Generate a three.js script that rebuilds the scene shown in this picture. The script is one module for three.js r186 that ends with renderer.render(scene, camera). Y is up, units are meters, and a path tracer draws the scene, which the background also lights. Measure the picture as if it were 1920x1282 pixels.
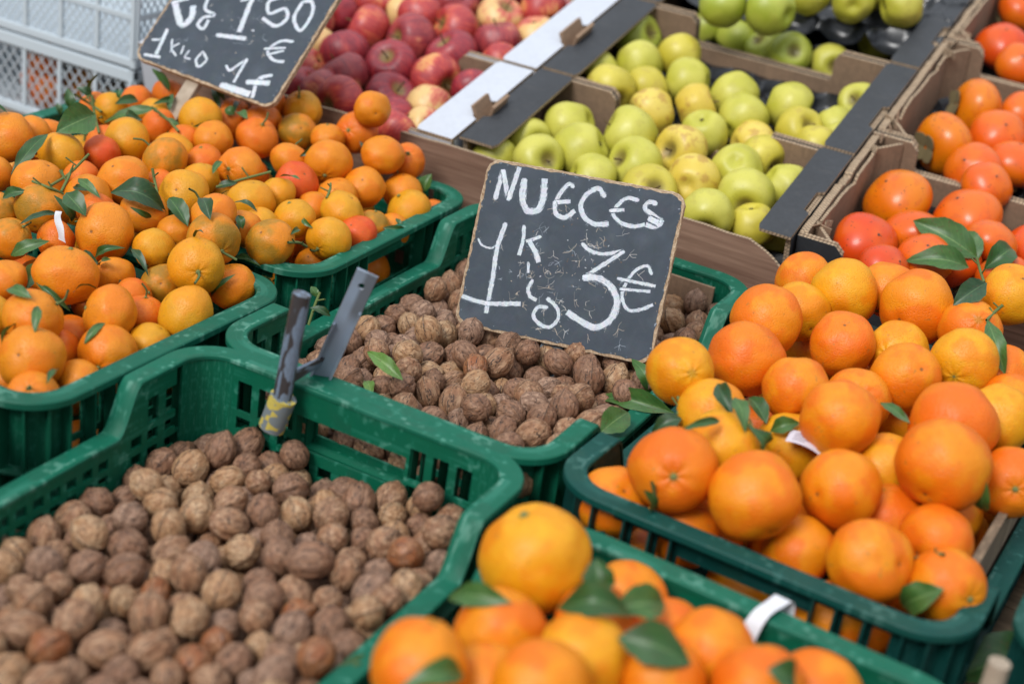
import * as THREE from 'three';
import { mergeGeometries, mergeVertices, toCreasedNormals } from 'three/addons/utils/BufferGeometryUtils.js';

// ---------- camera, sky, sun, exposure ----------
// x runs along the stall (right), z towards the buyer, y up; rims of the green crates lie at RIM
const RIM = 0.82, TILT = THREE.MathUtils.degToRad(14);
const scene = new THREE.Scene();
const camera = new THREE.PerspectiveCamera(25.43, 1024 / 683, 0.05, 400);
camera.filmGauge = 36;
camera.position.set(0, RIM + 0.7047, 0);
camera.rotation.set(-0.44176, 0.432, 0.1512, 'YXZ');
camera.focus = 1.72;
camera.userData.fStop = 3.0;
scene.add(camera);

const SW = 256, SH = 128, sky = new Float32Array(SW * SH * 4);
for (let j = 0; j < SH; j++) for (let i = 0; i < SW; i++) {
  const el = ((j + 0.5) / SH - 0.5) * Math.PI, up = Math.sin(Math.max(el, 0));
  const l = el < 0 ? 0.12 : 0.15 + 1.0 * up;
  sky.set([l * 0.94, l * 1.0, l * 1.08, 1], (j * SW + i) * 4);
}
const skyTex = new THREE.DataTexture(sky, SW, SH, THREE.RGBAFormat, THREE.FloatType);
skyTex.mapping = THREE.EquirectangularReflectionMapping; skyTex.magFilter = THREE.LinearFilter; skyTex.minFilter = THREE.LinearFilter;
skyTex.needsUpdate = true;
scene.background = skyTex; scene.environment = skyTex;

const sun = new THREE.DirectionalLight(new THREE.Color(1, 0.98, 0.955), 2.2);
sun.position.set(-1.4, 5, 2.6); sun.target.position.set(-0.6, 0.8, -1.5);
sun.castShadow = true; sun.shadow.radius = 42; sun.shadow.mapSize.set(2048, 2048);
Object.assign(sun.shadow.camera, { left: -3, right: 3, top: 3, bottom: -3, near: 0.5, far: 14 });
scene.add(sun, sun.target);

const renderer = new THREE.WebGLRenderer({ antialias: true });
renderer.toneMapping = THREE.LinearToneMapping;
renderer.toneMappingExposure = 1.28;
renderer.shadowMap.enabled = true;

// ---------- small tools ----------
let seed = 12345;
const rnd = () => { seed = (seed + 0x6D2B79F5) | 0; let t = Math.imul(seed ^ (seed >>> 15), 1 | seed); t = (t + Math.imul(t ^ (t >>> 7), 61 | t)) ^ t; return ((t ^ (t >>> 14)) >>> 0) / 4294967296; };
const rr = (a, b) => a + (b - a) * rnd();
const clamp = (x, a = 0, b = 1) => Math.min(b, Math.max(a, x));
const sstep = (a, b, x) => { x = clamp((x - a) / (b - a)); return x * x * (3 - 2 * x); };
const lerp = (a, b, t) => a + (b - a) * t;
const mix3 = (a, b, t) => [lerp(a[0], b[0], t), lerp(a[1], b[1], t), lerp(a[2], b[2], t)];
const hsh = (x, y, z) => { let h = Math.imul(x, 374761393) ^ Math.imul(y, 668265263) ^ Math.imul(z, 1274126177); h = Math.imul(h ^ (h >>> 13), 1103515245); return ((h ^ (h >>> 16)) >>> 0) / 4294967296; };
function vn(x, y, z) {
  const X = Math.floor(x), Y = Math.floor(y), Z = Math.floor(z); let u = x - X, v = y - Y, w = z - Z;
  u = u * u * (3 - 2 * u); v = v * v * (3 - 2 * v); w = w * w * (3 - 2 * w);
  const a = lerp(lerp(hsh(X, Y, Z), hsh(X + 1, Y, Z), u), lerp(hsh(X, Y + 1, Z), hsh(X + 1, Y + 1, Z), u), v);
  const b = lerp(lerp(hsh(X, Y, Z + 1), hsh(X + 1, Y, Z + 1), u), lerp(hsh(X, Y + 1, Z + 1), hsh(X + 1, Y + 1, Z + 1), u), v);
  return lerp(a, b, w);
}
const fbm = (x, y, z, o = 4) => { let s = 0, a = 0.5, n = 0; for (let i = 0; i < o; i++) { s += a * vn(x, y, z); n += a; x = x * 2.03 + 11; y = y * 2.03 + 5; z = z * 2.03 + 3; a *= 0.5; } return s / n; };
const ridge = (x, y, z, o = 3) => { let s = 0, a = 0.5, n = 0; for (let i = 0; i < o; i++) { s += a * (1 - Math.abs(2 * vn(x, y, z) - 1)); n += a; x = x * 2.1 + 7; y = y * 2.1 + 3; z = z * 2.1 + 9; a *= 0.5; } return s / n; };

function dataTex(w, h, fn, srgb = true, wrap = THREE.RepeatWrapping) {
  const d = new Uint8Array(w * h * 4);
  for (let j = 0; j < h; j++) for (let i = 0; i < w; i++) {
    const c = fn((i + 0.5) / w, (j + 0.5) / h);
    const k = (j * w + i) * 4;
    if (typeof c === 'number') d[k] = d[k + 1] = d[k + 2] = clamp(c) * 255; else { d[k] = clamp(c[0], 0, 255); d[k + 1] = clamp(c[1], 0, 255); d[k + 2] = clamp(c[2], 0, 255); }
    d[k + 3] = 255;
  }
  const t = new THREE.DataTexture(d, w, h, THREE.RGBAFormat);
  t.wrapS = t.wrapT = wrap; t.magFilter = THREE.LinearFilter; t.minFilter = THREE.LinearMipmapLinearFilter; t.generateMipmaps = true;
  if (srgb) t.colorSpace = THREE.SRGBColorSpace;
  t.needsUpdate = true; return t;
}
// texture laid round a fruit: fn(direction, longitude, polar angle)
const ballTex = (w, h, fn, srgb = true) => dataTex(w, h, (u, v) => {
  const th = (1 - v) * Math.PI, ph = u * Math.PI * 2, s = Math.sin(th);
  return fn([s * Math.cos(ph), Math.cos(th), s * Math.sin(ph)], ph, th);
}, srgb);
const std = (o) => new THREE.MeshStandardMaterial(o);
const phys = (o) => new THREE.MeshPhysicalMaterial(o);

const taken = {};
const numbered = (n) => { const k = taken[n] = (taken[n] ?? -1) + 1; return k ? `${n}_${String(k).padStart(3, '0')}` : n; };
function shade(o) { o.traverse((m) => { if (m.isMesh) { m.castShadow = true; m.receiveShadow = true; } }); return o; }
function tag(o, label, category, group, kind) { o.userData = {}; if (label) o.userData.label = label; if (category) o.userData.category = category; if (group) o.userData.group = group; if (kind) o.userData.kind = kind; return o; }
function top(o, name, label, category, group, kind) { o.name = numbered(name); tag(o, label, category, group, kind); scene.add(o); return shade(o); }
function part(name, geo, mat, parent) { const m = new THREE.Mesh(geo, mat); m.name = name; m.castShadow = m.receiveShadow = true; if (parent) parent.add(m); return m; }
// stall millimetres (along, away, height over rim) -> world
const P3 = (s, t, h) => new THREE.Vector3(s / 1000, RIM + h / 1000, -t / 1000);
const sloped = (s, l, n) => new THREE.Vector3(s, RIM + 0.05 + l * Math.sin(TILT) + n * Math.cos(TILT), -(1.7575 + l * Math.cos(TILT) - n * Math.sin(TILT)));
function box(w, h, d, x = 0, y = 0, z = 0) { const g = new THREE.BoxGeometry(w, h, d); g.translate(x, y, z); return g; }
// box with bevelled edges, uv in metres
function slab(w, h, d, b = 0.002) {
  const s = new THREE.Shape(); s.moveTo(-w / 2 + b, -h / 2 + b); s.lineTo(w / 2 - b, -h / 2 + b); s.lineTo(w / 2 - b, h / 2 - b); s.lineTo(-w / 2 + b, h / 2 - b);
  const g = new THREE.ExtrudeGeometry(s, { depth: d - 2 * b, bevelEnabled: true, bevelThickness: b, bevelSize: b, bevelSegments: 2 }); g.translate(0, 0, -d / 2 + b); return g;
}
function soup(pos, uv, crease = 0.6) {
  const g = new THREE.BufferGeometry(); g.setAttribute('position', new THREE.Float32BufferAttribute(pos, 3)); g.setAttribute('uv', new THREE.Float32BufferAttribute(uv, 2));
  return toCreasedNormals(g, crease);
}

// ---------- data: millimetres along, away, height over rim; radius; tone; in sight ----------
const clemData=[[-1344,1336,39,31,0,1],[-1352,1387,28,25,0,1],[-1364,1427,15,23,0,1],[-1278,1360,29,29,0,1],[-1305,1275,17,23,0,1],[-1229,1270,27,31,0,1],[-1181,1226,21,30,0,1],[-1231,1211,8,22,3,1],[-1256,1409,25,23,4,1],[-1259,1459,32,29,0,1],[-1172,1429,36,29,3,1],[-1199,1476,26,27,1,1],[-1166,1345,32,30,0,1],[-1236,1577,41,29,0,1],[-1182,1538,36,24,0,1],[-1151,1481,28,23,2,1],[-1119,1434,24,23,0,1],[-1089,1367,30,29,1,1],[-1273,1535,30,24,2,1],[-1306,1568,30,23,0,1],[-1352,1532,33,22,1,1],[-1391,1543,22,22,2,1],[-1358,1593,31,22,2,1],[-1344,1642,34,23,2,1],[-1297,1625,32,22,1,1],[-1095,1483,33,28,0,1],[-1151,1591,36,28,2,1],[-1207,1690,46,25,2,1],[-1154,1698,52,26,1,1],[-1130,1655,35,25,0,1],[-1184,1649,40,24,2,1],[-1029,1582,38,30,0,1],[-1079,1566,30,24,0,1],[-1032,1518,25,27,4,1],[-1032,1423,22,28,1,1],[-1028,1471,21,23,0,1],[-975,1436,15,25,1,1],[-987,1545,11,25,0,1],[-1094,1300,24,27,0,1],[-1011,1323,38,27,0,1],[-1084,1222,24,32,0,1],[-1030,1244,13,23,0,1],[-977,1281,31,30,3,1],[-947,1348,17,28,3,1],[-920,1431,7,27,0,1],[-916,1486,-2,24,4,1],[-956,1227,21,30,1,1],[-938,1268,-10,26,0,1],[-995,1216,-10,22,0,1],[-923,1170,-6,30,1,1],[-1044,1120,16,33,0,1],[-1037,1187,-4,22,0,1],[-969,1104,1,29,0,1],[-1000,1027,11,29,0,1],[-960,985,-4,31,0,1],[-936,1065,-21,29,0,1],[-928,1120,-26,24,0,1],[-930,1017,-32,24,0,1],[-926,950,-19,24,0,1],[-1106,1094,-3,23,0,1],[-1171,1168,4,23,3,1],[-1133,1198,6,22,2,1],[-965,1152,-14,22,2,1],[-1004,1089,-30,22,2,1],[-990,976,-42,22,0,1],[-1035,1686,87,24,0,1],[-1060,1693,46,28,2,1],[-986,1644,45,28,0,1],[-973,1689,29,24,2,1],[-977,1592,15,26,0,1],[-955,1653,0,26,0,1],[-921,1617,-6,28,1,1],[-915,1674,-27,22,2,1],[-923,1532,-7,22,0,1],[-950,1503,13,27,1,1],[-938,1428,-33,22,0,1],[-915,1569,-21,22,0,1],[-997,1396,9,22,1,1],[-1077,1649,42,22,0,1],[-1172,1292,20,27,0,1],[-1220,1333,20,22,2,1],[-1148,1389,16,22,2,1],[-1224,1532,24,22,2,1],[-1225,1622,27,22,2,1],[-1134,1265,21,22,2,1],[-1066,1038,-11,22,0,1],[-1022,999,-30,22,0,1],[-987,1050,-30,22,2,1],[-998,1174,-14,22,2,1],[-1041,1295,14,22,0,1],[-994,1359,17,22,0,1],[-991,1502,6,22,0,1],[-1242,1661,29,22,2,1],[-1272,1209,-114,29,0,0],[-1190,1046,-75,27,2,0],[-1201,1104,-35,30,2,0],[-1114,1242,-84,26,2,0],[-1119,973,-110,28,1,0],[-1298,963,-87,29,0,0],[-1321,1065,-114,29,2,0],[-1288,1211,-41,29,0,0],[-1105,1171,-102,28,2,0],[-1314,1151,-71,29,2,0],[-975,1122,-94,26,2,0],[-1140,1067,-55,27,1,0],[-1401,1210,-47,28,0,0],[-1050,967,-61,26,0,0],[-1360,1236,-20,27,0,0],[-1346,1226,-114,29,2,0],[-1063,1025,-86,27,0,0],[-1224,1018,-108,27,0,0],[-970,1199,-99,28,1,0],[-1405,966,-78,27,0,0],[-1120,1015,-32,26,0,0],[-1264,992,-24,29,2,0],[-1043,1212,-86,28,0,0],[-1233,1032,-49,28,2,0],[-1314,1031,-67,28,2,0],[-1050,1125,-72,26,0,0],[-979,996,-88,29,0,0],[-1234,1080,-110,29,2,0],[-1187,969,-69,27,0,0],[-1359,969,-42,26,2,0],[-1387,1027,-48,29,0,0],[-1128,1023,-87,29,2,0],[-1148,1190,-47,28,0,0],[-1225,1172,-60,28,2,0],[-983,1067,-76,29,0,0],[-1293,1096,-39,28,0,0],[-1203,1142,-95,26,0,0],[-1396,1149,-28,29,0,0],[-1200,1224,-75,29,2,0],[-1417,1109,-61,29,2,0],[-1261,1141,-88,26,1,0],[-1151,1136,-100,27,2,0],[-1413,1159,-87,28,0,0],[-1392,1032,-112,28,1,0],[-1377,1095,-29,27,2,0],[-1334,1142,-11,28,0,0],[-1003,1134,-41,26,0,0],[-928,1220,-62,27,2,0],[-1092,1187,-23,29,2,0],[-1089,1092,-88,27,0,0],[-932,1025,-108,27,0,0],[-1033,1150,-112,26,2,0],[-1367,1097,-112,29,2,0],[-1136,1124,-38,29,2,0],[-1359,1191,-77,26,2,0],[-1161,1085,-105,26,0,0],[-1248,968,-102,26,2,0],[-1039,1073,-89,26,0,0],[-1157,1245,-42,28,1,0],[-949,1165,-62,27,1,0],[-1181,1015,-26,28,2,0],[-1246,1164,-12,28,0,0],[-977,1611,-56,30,2,0],[-1173,1643,-89,27,2,0],[-1381,1599,-34,27,0,0],[-1160,1392,-60,29,1,0],[-1001,1437,-29,26,2,0],[-1415,1657,-33,29,1,0],[-1091,1524,-51,27,0,0],[-1254,1562,-16,30,0,0],[-1380,1611,-92,30,0,0],[-1268,1655,-59,27,0,0],[-1029,1657,-56,28,0,0],[-1102,1462,-16,27,1,0],[-1132,1569,-87,28,0,0],[-1405,1530,-48,30,1,0],[-1093,1601,-62,29,0,0],[-1275,1603,-52,28,2,0],[-1035,1587,-100,26,0,0],[-1100,1422,-96,28,2,0],[-1332,1645,-83,30,0,0],[-1147,1571,-15,27,2,0],[-940,1566,-83,28,0,0],[-1212,1428,-64,29,2,0],[-1305,1657,-23,27,1,0],[-1371,1389,-87,27,0,0],[-1159,1493,-108,26,0,0],[-1400,1465,-22,26,0,0],[-1057,1634,-101,28,2,0],[-1313,1541,-33,30,0,0],[-1387,1465,-90,27,0,0],[-1338,1443,-84,28,0,0],[-1272,1459,-39,26,0,0],[-1163,1614,-47,27,1,0],[-997,1439,-114,29,2,0],[-1254,1545,-103,27,2,0],[-1078,1629,-16,29,0,0],[-957,1394,-112,26,2,0],[-1020,1531,-67,26,1,0],[-1168,1514,-27,30,0,0],[-1313,1565,-102,28,0,0],[-1209,1594,-58,26,1,0],[-952,1490,-66,27,2,0],[-1306,1474,7,28,2,0],[-1261,1632,-3,27,2,0],[-1058,1467,-74,26,0,0],[-1051,1412,-107,26,0,0],[-1350,1524,-90,26,2,0],[-1216,1458,-20,26,0,0],[-1127,1465,-76,27,2,0],[-1201,1393,-15,29,0,0],[-1232,1492,-114,27,2,0],[-1023,1493,-113,26,0,0],[-1281,1478,-102,27,1,0],[-984,1583,-114,27,0,0],[-1303,1420,-21,28,2,0],[-983,1385,-68,28,0,0],[-1235,1601,-113,29,0,0],[-1223,1500,-56,28,2,0],[-1305,1382,-105,27,2,0],[-1356,1384,-29,27,0,0],[-1249,1423,-103,27,0,0],[-1023,1484,-38,28,2,0],[-1411,1419,-44,28,1,0]];
const orangeData=[[-345,1633,61,39,1,1],[-262,1634,70,42,0,1],[-402,1670,45,34,0,1],[-390,1494,58,38,0,1],[-383,1420,40,41,2,1],[-378,1584,41,34,1,1],[-308,1514,51,35,2,1],[-317,1388,41,35,0,1],[-228,1473,55,35,0,1],[-182,1527,70,35,1,1],[-256,1554,44,34,1,1],[-195,1612,72,34,0,1],[-173,1688,98,34,1,1],[-254,1327,56,37,0,1],[-260,1423,34,34,0,1],[-158,1386,62,42,2,1],[-148,1307,56,44,0,1],[-421,1327,47,34,1,1],[-372,1298,29,34,1,1],[-338,1244,29,34,1,1],[-361,1174,25,40,2,1],[-283,1179,26,42,0,1],[-223,1255,23,37,0,1],[-410,1165,-26,34,0,1],[-341,1183,-38,34,2,1],[-237,1205,-27,34,0,1],[-169,1177,8,37,0,1],[-129,1256,6,34,2,1],[-104,1198,-1,34,0,1],[-204,1344,12,34,1,1],[-126,1453,53,34,1,1],[-92,1380,25,34,2,1],[-297,1336,4,34,1,1],[-123,1517,42,34,0,1],[-147,1577,46,34,0,1],[-332,1242,-57,34,2,1],[-179,1293,-11,34,2,1],[-188,1170,-59,34,0,1],[-168,1217,-88,34,0,1],[-308,1689,59,34,0,1],[-222,1503,0,34,1,1],[-372,1340,-61,36,0,0],[-142,1529,-93,39,0,0],[-259,1385,-100,37,0,0],[-261,1435,-38,36,0,0],[-213,1591,-63,39,0,0],[-127,1402,-65,35,0,0],[-365,1578,-86,35,2,0],[-280,1222,-103,39,1,0],[-355,1626,-15,39,0,0],[-342,1499,-18,38,1,0],[-198,1322,-72,38,0,0],[-357,1431,-37,36,2,0],[-215,1504,-102,37,0,0],[-280,1591,-14,39,2,0],[-190,1442,-42,37,1,0],[-388,1482,-84,38,0,0],[-143,1577,-39,36,2,0],[-287,1526,-76,36,0,0],[-271,1286,-63,35,0,0],[-134,1289,-71,35,0,0],[-289,1599,-100,39,1,0],[-181,1631,8,35,0,0],[-138,1346,-10,35,0,0],[-376,1196,-101,38,0,0],[-309,1431,-89,35,0,0],[-140,1628,-101,39,2,0],[-389,1276,-98,36,1,0],[-307,1333,-101,37,2,0],[-363,1394,-104,34,2,0],[-154,1505,-24,35,0,0],[-311,1378,-48,35,0,0],[-153,1456,-103,38,0,0]];
const frontData=[[-395,964,23,45,1,1],[-378,879,7,34,0,1],[-388,772,34,34,0,1],[-232,948,16,34,0,1],[-304,865,29,34,1,1],[-307,801,39,34,0,1],[-326,1010,-15,34,0,1],[-356,817,1,34,0,1],[-246,887,16,34,0,1],[-151,971,4,34,0,1],[-319,929,9,34,2,1],[-183,911,31,34,2,1],[-276,976,-9,34,2,1],[-267,869,-68,38,2,0],[-127,924,-48,40,1,0],[-330,712,-31,38,2,0],[-222,710,-47,35,1,0],[-285,625,13,35,0,0],[-123,798,-12,40,0,0],[-233,539,-37,39,0,0],[-209,957,-104,35,2,0],[-314,633,-92,41,2,0],[-178,556,-103,38,1,0],[-135,681,-37,35,1,0],[-346,562,-6,37,2,0],[-335,903,-63,40,1,0],[-207,608,6,39,1,0],[-246,789,-89,38,1,0],[-367,820,-84,41,0,0],[-139,563,-38,39,2,0],[-200,828,-43,37,1,0],[-286,970,-84,37,0,0],[-128,786,-94,38,0,0],[-320,554,-75,38,0,0],[-374,652,-12,36,0,0],[-378,971,-81,37,2,0],[-215,643,-99,41,2,0],[-372,711,-102,40,2,0],[-119,621,-86,39,2,0],[-304,795,-43,40,2,0],[-382,607,-94,35,2,0],[-163,719,-92,37,0,0],[-179,530,14,38,1,0],[-233,775,4,35,0,0],[-162,729,9,39,1,0],[-163,877,-98,39,0,0],[-258,706,13,37,1,0]];
const redappleData=[[-1264,2025,88,36,0,1],[-1261,2124,98,32,1,1],[-1211,2092,117,34,0,1],[-1186,2030,90,37,2,1],[-1144,2093,107,36,0,1],[-1106,2166,123,36,1,1],[-1056,2219,137,36,0,1],[-1031,2153,113,33,1,1],[-1070,2099,103,35,2,1],[-1104,2018,87,38,3,1],[-1036,2049,88,29,0,1],[-1166,1944,68,37,3,1],[-1257,1949,66,36,3,1],[-1213,1887,50,36,2,1],[-1090,1949,64,38,0,1],[-1125,1882,39,37,3,1],[-1058,1885,39,34,1,1],[-1026,1948,68,29,3,1],[-1079,1832,32,29,3,1],[-1159,1803,44,33,0,1],[-1353,2067,88,33,3,1],[-1327,2128,108,37,0,1],[-1193,2171,130,37,2,1],[-1157,2247,143,36,3,1],[-1287,1898,43,30,0,1],[-1261,1850,27,31,3,1],[-1317,1966,59,29,1,1],[-1261,2188,124,36,0,1],[-1045,1772,34,29,0,1],[-1027,1822,33,29,1,1],[-1359,2006,83,31,2,1],[-1116,2309,159,36,2,1],[-1213,1826,40,29,2,1],[-1389,2214,117,31,0,0],[-1410,1868,31,33,3,0],[-1390,1950,53,34,0,0],[-1312,2193,80,34,3,0],[-1414,2304,139,33,2,0],[-1262,2259,141,34,0,0],[-1334,2253,111,35,0,0],[-1207,2312,138,31,3,0],[-1332,1844,14,32,2,0],[-1415,2143,93,33,0,0],[-1165,2141,71,32,2,0],[-1020,2274,100,35,0,0],[-1179,1823,-13,32,3,0],[-1406,2046,55,34,0,0],[-1155,2210,84,32,0,0],[-1232,2083,51,31,3,0],[-1341,1914,27,31,0,0],[-1117,2072,48,31,2,0],[-1107,2264,99,31,3,0],[-1022,2114,60,34,0,0],[-1297,2309,125,32,0,0],[-1155,2313,109,31,0,0],[-1215,2248,102,31,2,0],[-1420,1816,-13,31,2,0],[-1296,2067,50,33,3,0],[-1361,2310,108,31,2,0],[-1038,2308,151,31,2,0]];
const greenappleData=[[-889,1878,39,33,0,1],[-842,1819,37,34,0,1],[-851,1932,60,36,0,1],[-803,1877,49,39,0,1],[-758,1822,33,35,0,1],[-762,1945,68,39,0,1],[-720,1881,48,38,0,1],[-675,1825,37,36,1,1],[-682,1946,66,37,2,1],[-635,1882,50,36,2,1],[-596,1939,66,35,0,1],[-559,1883,52,37,0,1],[-526,1951,58,31,0,1],[-582,1805,40,35,0,1],[-528,1839,32,31,1,1],[-904,1812,22,31,0,1],[-847,2045,96,36,1,1],[-898,2113,97,33,0,1],[-848,2152,113,35,0,1],[-767,2027,84,35,2,1],[-810,2100,96,33,1,1],[-904,2256,128,38,3,1],[-807,2209,127,33,1,1],[-763,2145,110,35,0,1],[-688,2149,107,36,0,1],[-651,2094,92,35,0,1],[-601,2147,113,36,0,1],[-720,2079,94,33,2,1],[-680,2021,79,33,0,1],[-564,2092,98,33,1,1],[-614,2046,74,32,2,1],[-527,2152,100,31,0,1],[-498,2101,95,31,0,1],[-515,2216,125,31,0,1],[-582,1998,74,31,1,1],[-525,2066,89,31,1,1],[-779,2394,131,37,3,1],[-698,2274,216,37,3,1],[-770,2260,210,35,3,1],[-672,2337,143,32,3,1],[-616,2378,133,31,0,1],[-722,2367,134,31,3,1],[-602,2381,237,32,0,1],[-532,2403,247,36,0,1],[-673,2369,236,34,0,1],[-843,2404,132,31,3,1],[-588,2441,252,32,0,1],[-621,1842,-5,36,1,0],[-510,1901,10,32,0,0],[-569,2469,171,33,0,0]];
const persimmonData=[[-385,2010,64,45,0,1],[-291,2021,62,45,1,1],[-342,1942,45,40,1,1],[-385,1876,37,42,2,1],[-342,1816,33,34,2,1],[-305,1868,45,34,1,1],[-246,1964,59,34,1,1],[-205,2015,47,34,2,1],[-366,2318,138,43,0,1],[-378,2197,105,44,0,1],[-314,2259,120,41,1,1],[-319,2145,94,39,1,1],[-274,2200,103,38,1,1],[-301,2356,138,34,1,1],[-386,2539,192,41,2,1],[-395,2674,228,38,1,1],[-345,2478,183,34,1,1],[-275,1919,29,34,2,1],[-211,1902,40,34,1,1],[-287,2088,94,34,1,1],[-108,2023,38,39,2,0],[-126,1891,4,36,1,0],[-130,1949,45,37,1,0],[-177,2317,140,36,2,0],[-205,2249,109,36,1,0],[-93,2151,92,36,2,0],[-101,2270,116,40,1,0],[-181,2151,91,41,1,0],[-242,2314,114,36,1,0],[-94,2477,147,38,2,0],[-193,2570,200,38,2,0],[-293,2536,196,38,1,0],[-217,2456,168,41,2,0],[-119,2587,201,38,1,0],[-249,2617,197,37,1,0]];
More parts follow.
